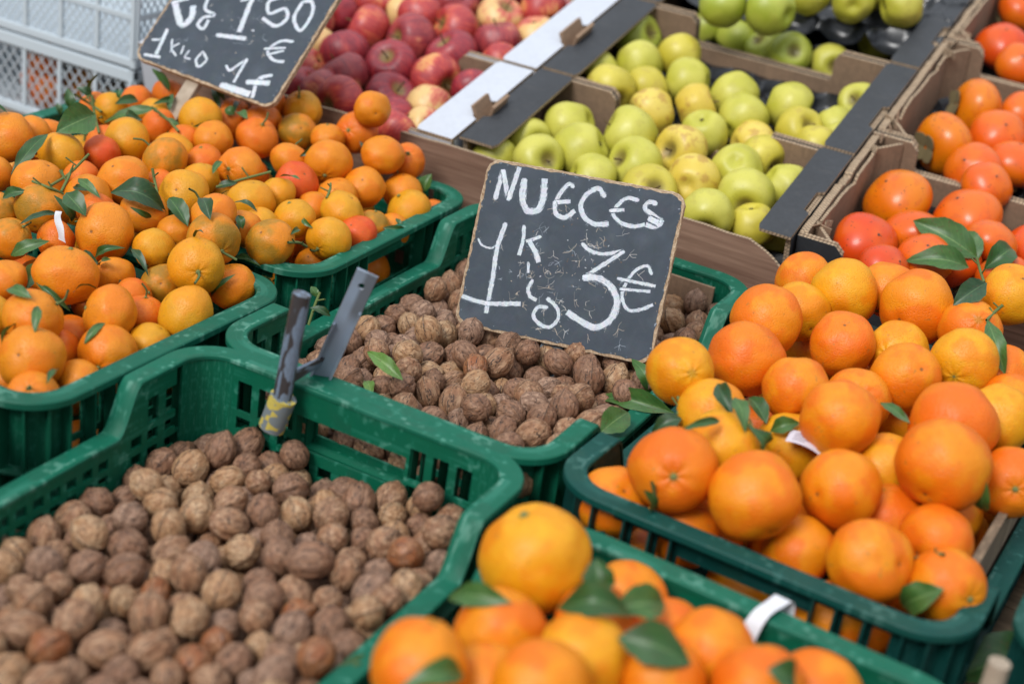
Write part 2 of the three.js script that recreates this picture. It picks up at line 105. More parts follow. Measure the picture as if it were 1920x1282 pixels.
const walnutW1=[[-506,824,-45,172,1],[-693,729,-69,184,1],[-632,867,-64,184,1],[-596,944,-57,184,1],[-707,771,-74,184,1],[-629,822,-64,174,1],[-668,868,-63,184,1],[-661,758,-74,185,1],[-663,812,-72,177,1],[-729,737,-73,185,1],[-664,938,-75,184,1],[-507,898,-45,165,1],[-522,1043,-47,182,1],[-628,771,-68,174,1],[-780,869,-71,183,1],[-722,850,-75,180,1],[-508,875,-70,182,1],[-558,866,-69,166,1],[-748,768,-73,181,1],[-753,837,-78,167,1],[-736,964,-79,184,1],[-629,946,-70,181,1],[-773,914,-75,184,1],[-534,1003,-54,163,1],[-589,858,-65,155,1],[-799,1032,-85,184,1],[-571,963,-69,164,1],[-701,966,-75,176,1],[-787,1062,-73,179,1],[-538,893,-72,183,1],[-696,1055,-78,183,1],[-565,1091,-49,162,1],[-632,1030,-68,183,1],[-665,1023,-77,170,1],[-564,1017,-64,186,1],[-524,792,-55,173,1],[-750,886,-81,179,1],[-689,1001,-74,165,1],[-740,928,-77,177,1],[-780,814,-76,170,1],[-603,887,-70,177,1],[-572,807,-74,158,1],[-830,865,-94,178,1],[-723,1098,-69,162,1],[-832,936,-94,178,1],[-568,837,-75,156,1],[-598,757,-70,157,1],[-752,800,-77,150,1],[-715,903,-80,180,1],[-507,960,-54,154,1],[-629,1073,-71,174,1],[-702,696,-78,177,1],[-767,949,-73,168,1],[-797,965,-72,171,1],[-600,789,-76,164,1],[-569,774,-72,179,1],[-508,1018,-64,149,1],[-510,1076,-60,154,1],[-612,1003,-71,158,1],[-507,929,-52,157,1],[-510,1104,-50,145,1],[-701,825,-83,141,1],[-653,975,-75,177,1],[-661,718,-76,170,1],[-612,846,-79,155,1],[-629,738,-72,165,1],[-833,1030,-94,183,1],[-829,901,-94,185,1],[-720,993,-72,162,1],[-725,1042,-76,144,1],[-599,819,-76,146,1],[-779,1095,-78,173,1],[-808,795,-80,172,1],[-562,924,-74,145,1],[-610,1100,-73,164,1],[-753,1031,-80,156,1],[-592,918,-81,174,1],[-721,801,-84,167,1],[-537,957,-71,182,1],[-510,972,-97,183,1],[-680,901,-74,178,1],[-656,686,-64,184,1],[-684,845,-77,141,1],[-507,908,-75,162,1],[-509,987,-68,164,1],[-509,954,-128,170,1],[-772,1011,-99,181,1],[-592,1075,-74,152,1],[-511,1012,-126,185,1],[-513,1069,-127,183,1],[-607,1050,-76,144,1],[-571,894,-77,164,1],[-829,831,-97,183,1],[-535,825,-71,185,1],[-513,1073,-92,184,1],[-508,944,-80,162,1],[-756,1065,-82,156,1],[-625,912,-79,163,1],[-798,849,-95,183,1],[-551,988,-77,168,1],[-507,922,-103,163,1],[-509,983,-129,164,1],[-508,890,-102,173,1],[-697,871,-80,153,1],[-510,1044,-78,161,1],[-511,1102,-129,163,1],[-505,842,-72,159,1],[-508,1007,-92,152,1],[-593,1025,-77,142,1],[-694,803,-101,156,1],[-775,783,-81,144,1],[-656,1093,-84,176,1],[-542,1100,-71,175,1],[-825,968,-102,165,1],[-508,1032,-104,142,1],[-511,1103,-78,155,1],[-583,994,-81,166,1],[-563,1078,-76,146,1],[-509,1042,-130,149,1],[-738,847,-104,158,1],[-636,798,-86,163,1],[-685,1098,-99,164,1],[-611,697,-53,162,1],[-573,1049,-76,169,1],[-835,1063,-100,172,1],[-651,842,-81,177,1],[-726,1071,-85,157,1],[-806,1004,-102,162,1],[-506,927,-131,145,1],[-748,1095,-93,180,1],[-715,957,-103,148,1],[-654,1053,-78,155,1],[-824,1094,-100,175,1],[-835,997,-98,156,1],[-545,795,-75,141,1],[-794,780,-104,158,1],[-540,1055,-74,170,1],[-681,771,-99,179,1],[-635,1000,-94,181,1],[-579,1102,-74,149,1],[-797,915,-101,174,1],[-741,908,-102,144,1],[-712,778,-106,162,1],[-504,810,-74,160,1],[-766,762,-100,162,1],[-716,822,-106,142,1],[-686,947,-99,164,1],[-716,1098,-99,159,1],[-575,968,-101,175,1],[-771,935,-102,161,1],[-597,724,-70,186,1],[-742,784,-101,161,1],[-602,947,-98,184,1],[-607,972,-74,165,1],[-733,704,-73,160,1],[-665,799,-101,154,1],[-608,860,-104,141,1],[-736,755,-101,160,1],[-679,980,-98,181,1],[-504,765,-48,166,1],[-604,982,-104,161,1],[-723,875,-100,177,1],[-663,929,-106,146,1],[-652,1038,-103,147,1],[-772,1046,-101,168,1],[-742,945,-105,157,1],[-684,666,-73,179,1],[-627,842,-104,155,1],[-770,899,-102,147,1],[-619,887,-100,165,1],[-646,820,-103,154,1],[-765,861,-100,159,1],[-802,1067,-103,165,1],[-506,859,-100,169,1],[-704,745,-99,183,1],[-798,882,-97,166,1],[-648,774,-101,168,1],[-669,894,-104,146,1],[-745,728,-105,147,0],[-630,967,-97,163,0],[-671,864,-98,171,0],[-677,844,-126,185,0],[-726,1017,-95,182,0],[-771,831,-101,148,0],[-696,1008,-103,153,0],[-533,925,-83,165,0],[-557,941,-100,171,0],[-633,937,-102,167,0],[-728,846,-131,143,0],[-675,827,-98,155,0],[-745,990,-101,168,0],[-672,739,-102,177,0],[-798,817,-102,157,0],[-589,837,-100,172,0],[-702,849,-102,170,0],[-757,976,-130,146,0],[-745,816,-103,172,0],[-585,870,-92,158,0],[-809,1036,-127,173,0],[-806,922,-130,147,0],[-706,831,-130,148,0],[-673,1067,-101,179,0],[-640,867,-99,148,0],[-739,1048,-104,171,0],[-642,907,-106,166,0],[-627,1099,-101,174,0],[-624,1040,-99,158,0],[-657,956,-101,142,0],[-754,1095,-127,177,0],[-730,820,-130,146,0],[-754,748,-128,172,0],[-534,1023,-80,171,0],[-778,847,-127,176,0],[-830,816,-128,166,0],[-591,897,-103,143,0],[-654,867,-127,176,0],[-682,1035,-102,155,0],[-532,855,-80,153,0],[-780,816,-128,170,0],[-832,906,-128,169,0],[-615,760,-96,156,0],[-724,736,-127,177,0],[-763,966,-100,158,0],[-611,917,-106,152,0],[-664,1009,-107,174,0],[-757,779,-128,170,0],[-641,1069,-100,158,0],[-561,823,-101,170,0],[-709,1041,-104,144,0],[-743,996,-130,149,0],[-574,1019,-99,169,0],[-534,970,-129,156,0],[-649,840,-128,171,0],[-759,1015,-130,148,0],[-779,993,-128,175,0],[-697,889,-102,141,0],[-770,798,-106,150,0],[-773,1077,-103,146,0],[-805,894,-128,175,0],[-834,988,-128,169,0],[-505,901,-131,143,0],[-706,859,-131,143,0],[-719,927,-103,158,0],[-729,768,-129,163,0],[-605,1013,-100,168,0],[-807,978,-128,170,0],[-778,876,-127,185,0],[-782,761,-128,168,0],[-831,799,-102,152,0],[-568,913,-102,158,0],[-835,1046,-128,165,0],[-559,1045,-103,144,0],[-791,978,-101,154,0],[-672,961,-127,182,0],[-794,1097,-106,152,0],[-613,789,-104,148,0],[-679,703,-128,174,0],[-592,657,-74,171,0],[-500,578,-93,170,0],[-825,601,-102,164,0],[-709,802,-128,169,0],[-552,869,-129,163,0],[-572,688,-72,164,0],[-727,939,-131,144,0],[-835,961,-130,146,0],[-605,690,-130,148,0],[-683,598,-130,152,0],[-753,668,-130,152,0],[-634,649,-101,157,0],[-606,1050,-129,158,0],[-555,898,-129,158,0],[-557,759,-100,171,0],[-769,637,-101,170,0],[-786,1053,-128,165,0],[-833,935,-128,167,0],[-664,989,-130,148,0],[-833,1016,-127,179,0],[-501,761,-131,142,0],[-810,711,-100,172,0],[-587,745,-96,175,0],[-698,1098,-128,166,0],[-582,577,-96,186,0],[-607,670,-101,162,0],[-667,1098,-127,173,0],[-546,1020,-107,142,0],[-528,822,-128,174,0],[-593,1099,-102,173,0],[-502,604,-127,183,0],[-779,909,-129,159,0],[-720,1050,-130,150,0],[-533,1029,-129,157,0],[-708,891,-129,159,0],[-780,962,-127,182,0],[-703,571,-69,153,0],[-622,1076,-129,156,0],[-500,645,-100,149,0],[-702,574,-101,176,0],[-825,569,-95,160,0],[-838,1072,-131,144,0],[-657,917,-131,142,0],[-642,632,-127,181,0],[-529,779,-106,149,0],[-583,596,-67,161,0],[-725,1098,-129,157,0],[-534,874,-102,153,0],[-830,786,-129,156,0],[-610,1070,-100,173,0],[-674,623,-129,163,0],[-640,745,-100,156,0],[-627,821,-129,163,0],[-728,910,-129,159,0],[-731,686,-130,151,0],[-766,1071,-130,149,0],[-555,838,-129,162,0],[-747,697,-102,174,0],[-803,634,-130,145,0],[-561,575,-130,153,0],[-633,793,-127,183,0],[-805,801,-128,174,0],[-527,703,-130,155,0],[-783,599,-100,160,0],[-553,807,-129,157,0],[-503,812,-130,149,0],[-667,726,-130,150,0],[-702,679,-128,166,0],[-777,650,-129,156,0],[-576,730,-127,181,0],[-533,768,-78,175,0],[-530,578,-72,175,0],[-580,1102,-130,150,0],[-507,826,-102,184,0],[-720,571,-130,151,0],[-808,746,-129,159,0],[-587,669,-127,179,0],[-562,927,-128,166,0],[-753,952,-130,148,0],[-827,597,-131,141,0],[-544,969,-102,163,0],[-592,624,-76,159,0],[-630,705,-79,173,0],[-561,1102,-98,152,0],[-552,778,-128,167,0],[-653,653,-75,167,0],[-760,573,-101,182,0],[-796,746,-97,185,0],[-783,1025,-129,164,0],[-526,733,-129,158,0],[-527,675,-130,146,0],[-613,572,-131,140,0],[-560,789,-101,168,0],[-782,734,-128,167,0],[-725,608,-131,144,0],[-800,948,-100,162,0],[-760,720,-129,156,0],[-528,854,-127,180,0],[-531,617,-73,171,0],[-502,660,-42,176,0],[-551,685,-128,171,0],[-581,906,-129,157,0],[-530,1046,-103,160,0],[-728,968,-128,168,0],[-525,764,-130,150,0],[-827,625,-83,151,0],[-638,1101,-130,148,0],[-543,1057,-128,167,0],[-603,776,-130,155,0],[-561,660,-74,146,0],[-602,747,-128,171,0],[-723,634,-130,147,0],[-639,572,-81,146,0],[-562,1009,-129,159,0],[-551,1100,-128,174,0],[-512,707,-76,182,0],[-728,602,-83,145,0],[-666,788,-129,163,0],[-503,694,-46,172,0],[-502,613,-92,180,0],[-804,685,-76,186,0],[-775,658,-77,154,0],[-778,622,-128,173,0],[-650,942,-129,161,0],[-675,631,-68,156,0],[-622,598,-79,148,0],[-727,623,-104,163,0],[-617,976,-130,149,0],[-626,760,-127,184,0],[-503,750,-76,155,0],[-783,934,-130,148,0],[-734,1025,-128,172,0],[-829,736,-102,160,0],[-623,671,-71,185,0],[-638,572,-130,148,0],[-625,861,-128,167,0],[-793,571,-128,165,0],[-704,1024,-129,162,0],[-592,1042,-101,166,0],[-805,831,-130,150,0],[-532,997,-100,156,0],[-830,876,-127,179,0],[-727,874,-130,147,0],[-619,947,-130,153,0],[-671,573,-95,158,0],[-616,729,-101,179,0],[-792,1078,-131,142,0],[-539,902,-103,151,0],[-629,920,-130,152,0],[-562,629,-62,183,0],[-831,759,-131,144,0],[-525,628,-102,145,0],[-704,949,-130,155,0],[-638,999,-128,166,0],[-501,609,-57,173,0],[-559,700,-102,152,0],[-583,990,-127,177,0],[-780,619,-73,182,0],[-783,704,-129,157,0],[-675,755,-129,156,0],[-691,716,-101,149,0],[-752,861,-129,155,0],[-645,662,-129,158,0],[-585,639,-129,163,0],[-753,606,-101,163,0],[-746,592,-130,152,0],[-652,602,-79,163,0],[-720,716,-97,149,0],[-682,1074,-130,150,0],[-614,698,-106,151,0],[-805,861,-127,177,0],[-527,597,-100,178,0],[-531,578,-127,178,0],[-594,1078,-128,172,0],[-656,603,-129,161,0],[-627,731,-130,148,0],[-525,657,-95,158,0],[-838,1096,-130,155,0],[-782,789,-130,148,0],[-634,1049,-127,181,0],[-586,774,-102,161,0],[-671,691,-96,181,0],[-576,790,-128,171,0],[-650,742,-130,150,0],[-643,969,-127,175,0],[-581,683,-100,144,0],[-594,933,-128,170,0],[-588,806,-100,157,0],[-552,717,-129,165,0],[-609,906,-130,146,0],[-824,568,-65,146,0],[-530,646,-127,182,0],[-529,886,-129,163,0],[-562,728,-100,145,0],[-529,750,-105,144,0],[-588,1023,-128,168,0],[-657,894,-130,154,0],[-555,670,-99,148,0],[-716,998,-128,172,0],[-579,824,-129,163,0],[-750,643,-130,147,0],[-560,606,-90,185,0],[-828,703,-128,164,0],[-698,977,-127,177,0],[-756,592,-71,173,0],[-615,653,-127,176,0],[-579,626,-103,146,0],[-692,1050,-128,171,0],[-576,763,-129,155,0],[-805,593,-75,184,0],[-617,576,-102,178,0],[-559,657,-127,177,0],[-587,575,-129,161,0],[-499,577,-61,160,0],[-807,773,-130,148,0],[-772,691,-82,147,0],[-499,673,-103,143,0],[-565,955,-129,163,0],[-790,688,-105,144,0],[-536,837,-101,144,0],[-502,640,-70,176,0],[-781,1098,-131,143,0],[-801,626,-101,177,0],[-810,1097,-130,148,0],[-552,640,-95,173,0],[-794,570,-98,160,0],[-538,943,-129,164,0],[-553,712,-76,158,0],[-724,660,-128,174,0],[-605,574,-71,159,0],[-703,758,-129,160,0],[-691,782,-129,156,0],[-629,891,-130,153,0],[-665,574,-127,175,0],[-506,871,-129,164,0],[-664,574,-64,167,0],[-578,654,-102,148,0],[-829,674,-130,146,0],[-773,594,-129,159,0],[-701,606,-103,170,0],[-755,806,-131,141,0],[-802,602,-127,181,0],[-686,599,-73,185,0],[-674,673,-128,166,0],[-794,657,-103,148,0],[-827,683,-102,166,0],[-528,794,-131,145,0],[-652,1076,-129,165,0],[-503,764,-103,155,0],[-577,700,-128,167,0],[-677,933,-130,150,0],[-649,890,-82,157,0],[-560,993,-106,142,0],[-628,598,-127,177,0],[-560,1033,-129,156,0],[-714,985,-101,146,0],[-757,1044,-129,162,0],[-731,572,-83,167,0],[-682,876,-126,185,0],[-828,621,-131,145,0],[-737,712,-130,151,0],[-609,1000,-130,154,0],[-651,692,-130,153,0],[-504,785,-129,158,0],[-803,662,-130,150,0],[-701,619,-130,145,0],[-601,692,-81,151,0],[-503,780,-76,154,0],[-629,617,-100,160,0],[-563,1077,-129,159,0],[-755,924,-127,180,0],[-693,732,-130,148,0],[-534,1083,-131,145,0],[-586,712,-101,166,0],[-805,689,-130,154,0],[-736,1070,-128,166,0],[-823,571,-127,180,0],[-828,651,-99,152,0],[-552,598,-131,141,0],[-557,626,-127,182,0],[-538,682,-68,182,0],[-530,613,-127,177,0],[-705,922,-129,164,0],[-530,917,-128,168,0],[-687,1002,-130,150,0],[-777,569,-74,147,0],[-830,731,-131,144,0],[-626,680,-131,143,0],[-766,670,-103,163,0],[-734,793,-130,148,0],[-694,638,-94,185,0],[-602,879,-127,182,0],[-653,767,-131,141,0],[-550,576,-101,165,0],[-534,720,-101,178,0],[-558,981,-131,143,0],[-746,628,-76,181,0],[-689,917,-101,162,0],[-502,688,-129,163,0],[-660,629,-98,182,0],[-656,813,-130,145,0],[-504,796,-102,162,0],[-606,807,-127,176,0],[-501,660,-128,165,0],[-502,674,-73,171,0],[-559,853,-100,171,0],[-682,812,-129,164,0],[-505,732,-101,184,0],[-531,736,-71,174,0],[-752,833,-129,155,0],[-711,622,-71,156,0],[-728,590,-109,150,0],[-602,716,-129,155,0],[-708,593,-130,147,0],[-605,639,-99,165,0],[-749,618,-129,163,0],[-580,853,-127,177,0],[-534,710,-51,160,0],[-500,701,-104,140,0],[-718,655,-73,182,0],[-695,649,-127,177,0],[-806,1007,-131,143,0],[-577,1071,-100,158,0],[-647,714,-108,183,0],[-691,668,-104,142,0],[-639,681,-101,179,0],[-502,714,-129,159,0],[-532,807,-100,156,0],[-576,1051,-127,176,0],[-809,949,-129,155,0],[-767,569,-131,141,0],[-624,634,-71,182,0],[-550,746,-129,165,0],[-646,586,-105,150,0],[-719,679,-101,164,0],[-758,693,-130,149,0],[-547,1074,-102,175,0],[-537,998,-129,159,0],[-603,595,-131,143,0],[-676,1025,-130,149,0],[-743,569,-131,141,0],[-831,845,-129,163,0],[-579,606,-127,176,0],[-594,961,-128,171,0],[-501,579,-127,180,0],[-740,653,-100,177,0],[-671,600,-104,152,0],[-628,705,-130,147,0],[-564,741,-72,163,0],[-750,891,-127,178,0],[-681,905,-129,156,0],[-615,816,-100,146,0],[-501,739,-131,144,0],[-534,649,-66,164,0],[-827,648,-129,161,0],[-528,687,-102,185,0],[-502,632,-127,180,0],[-693,571,-130,151,0],[-622,1025,-128,173,0],[-526,945,-103,151,0],[-665,1050,-129,163,0],[-605,839,-128,168,0],[-824,768,-102,175,0],[-504,840,-130,149,0],[-609,623,-127,181,0],[-775,718,-99,182,0],[-747,674,-75,176,0],[-649,1024,-131,145,0],[-707,1072,-110,178,0],[-663,660,-104,148,0],[-609,1101,-129,159,0],[-780,677,-130,148,0],[-573,882,-131,143,0],[-529,1100,-103,181,0],[-504,730,-51,175,0],[-710,708,-127,184,0],[-600,605,-100,168,0],[-806,649,-74,181,0],[-561,575,-71,153,0],[-665,647,-130,147,0],[-814,1066,-130,147,0],[-806,718,-130,149,0],[-562,885,-105,149,0]];
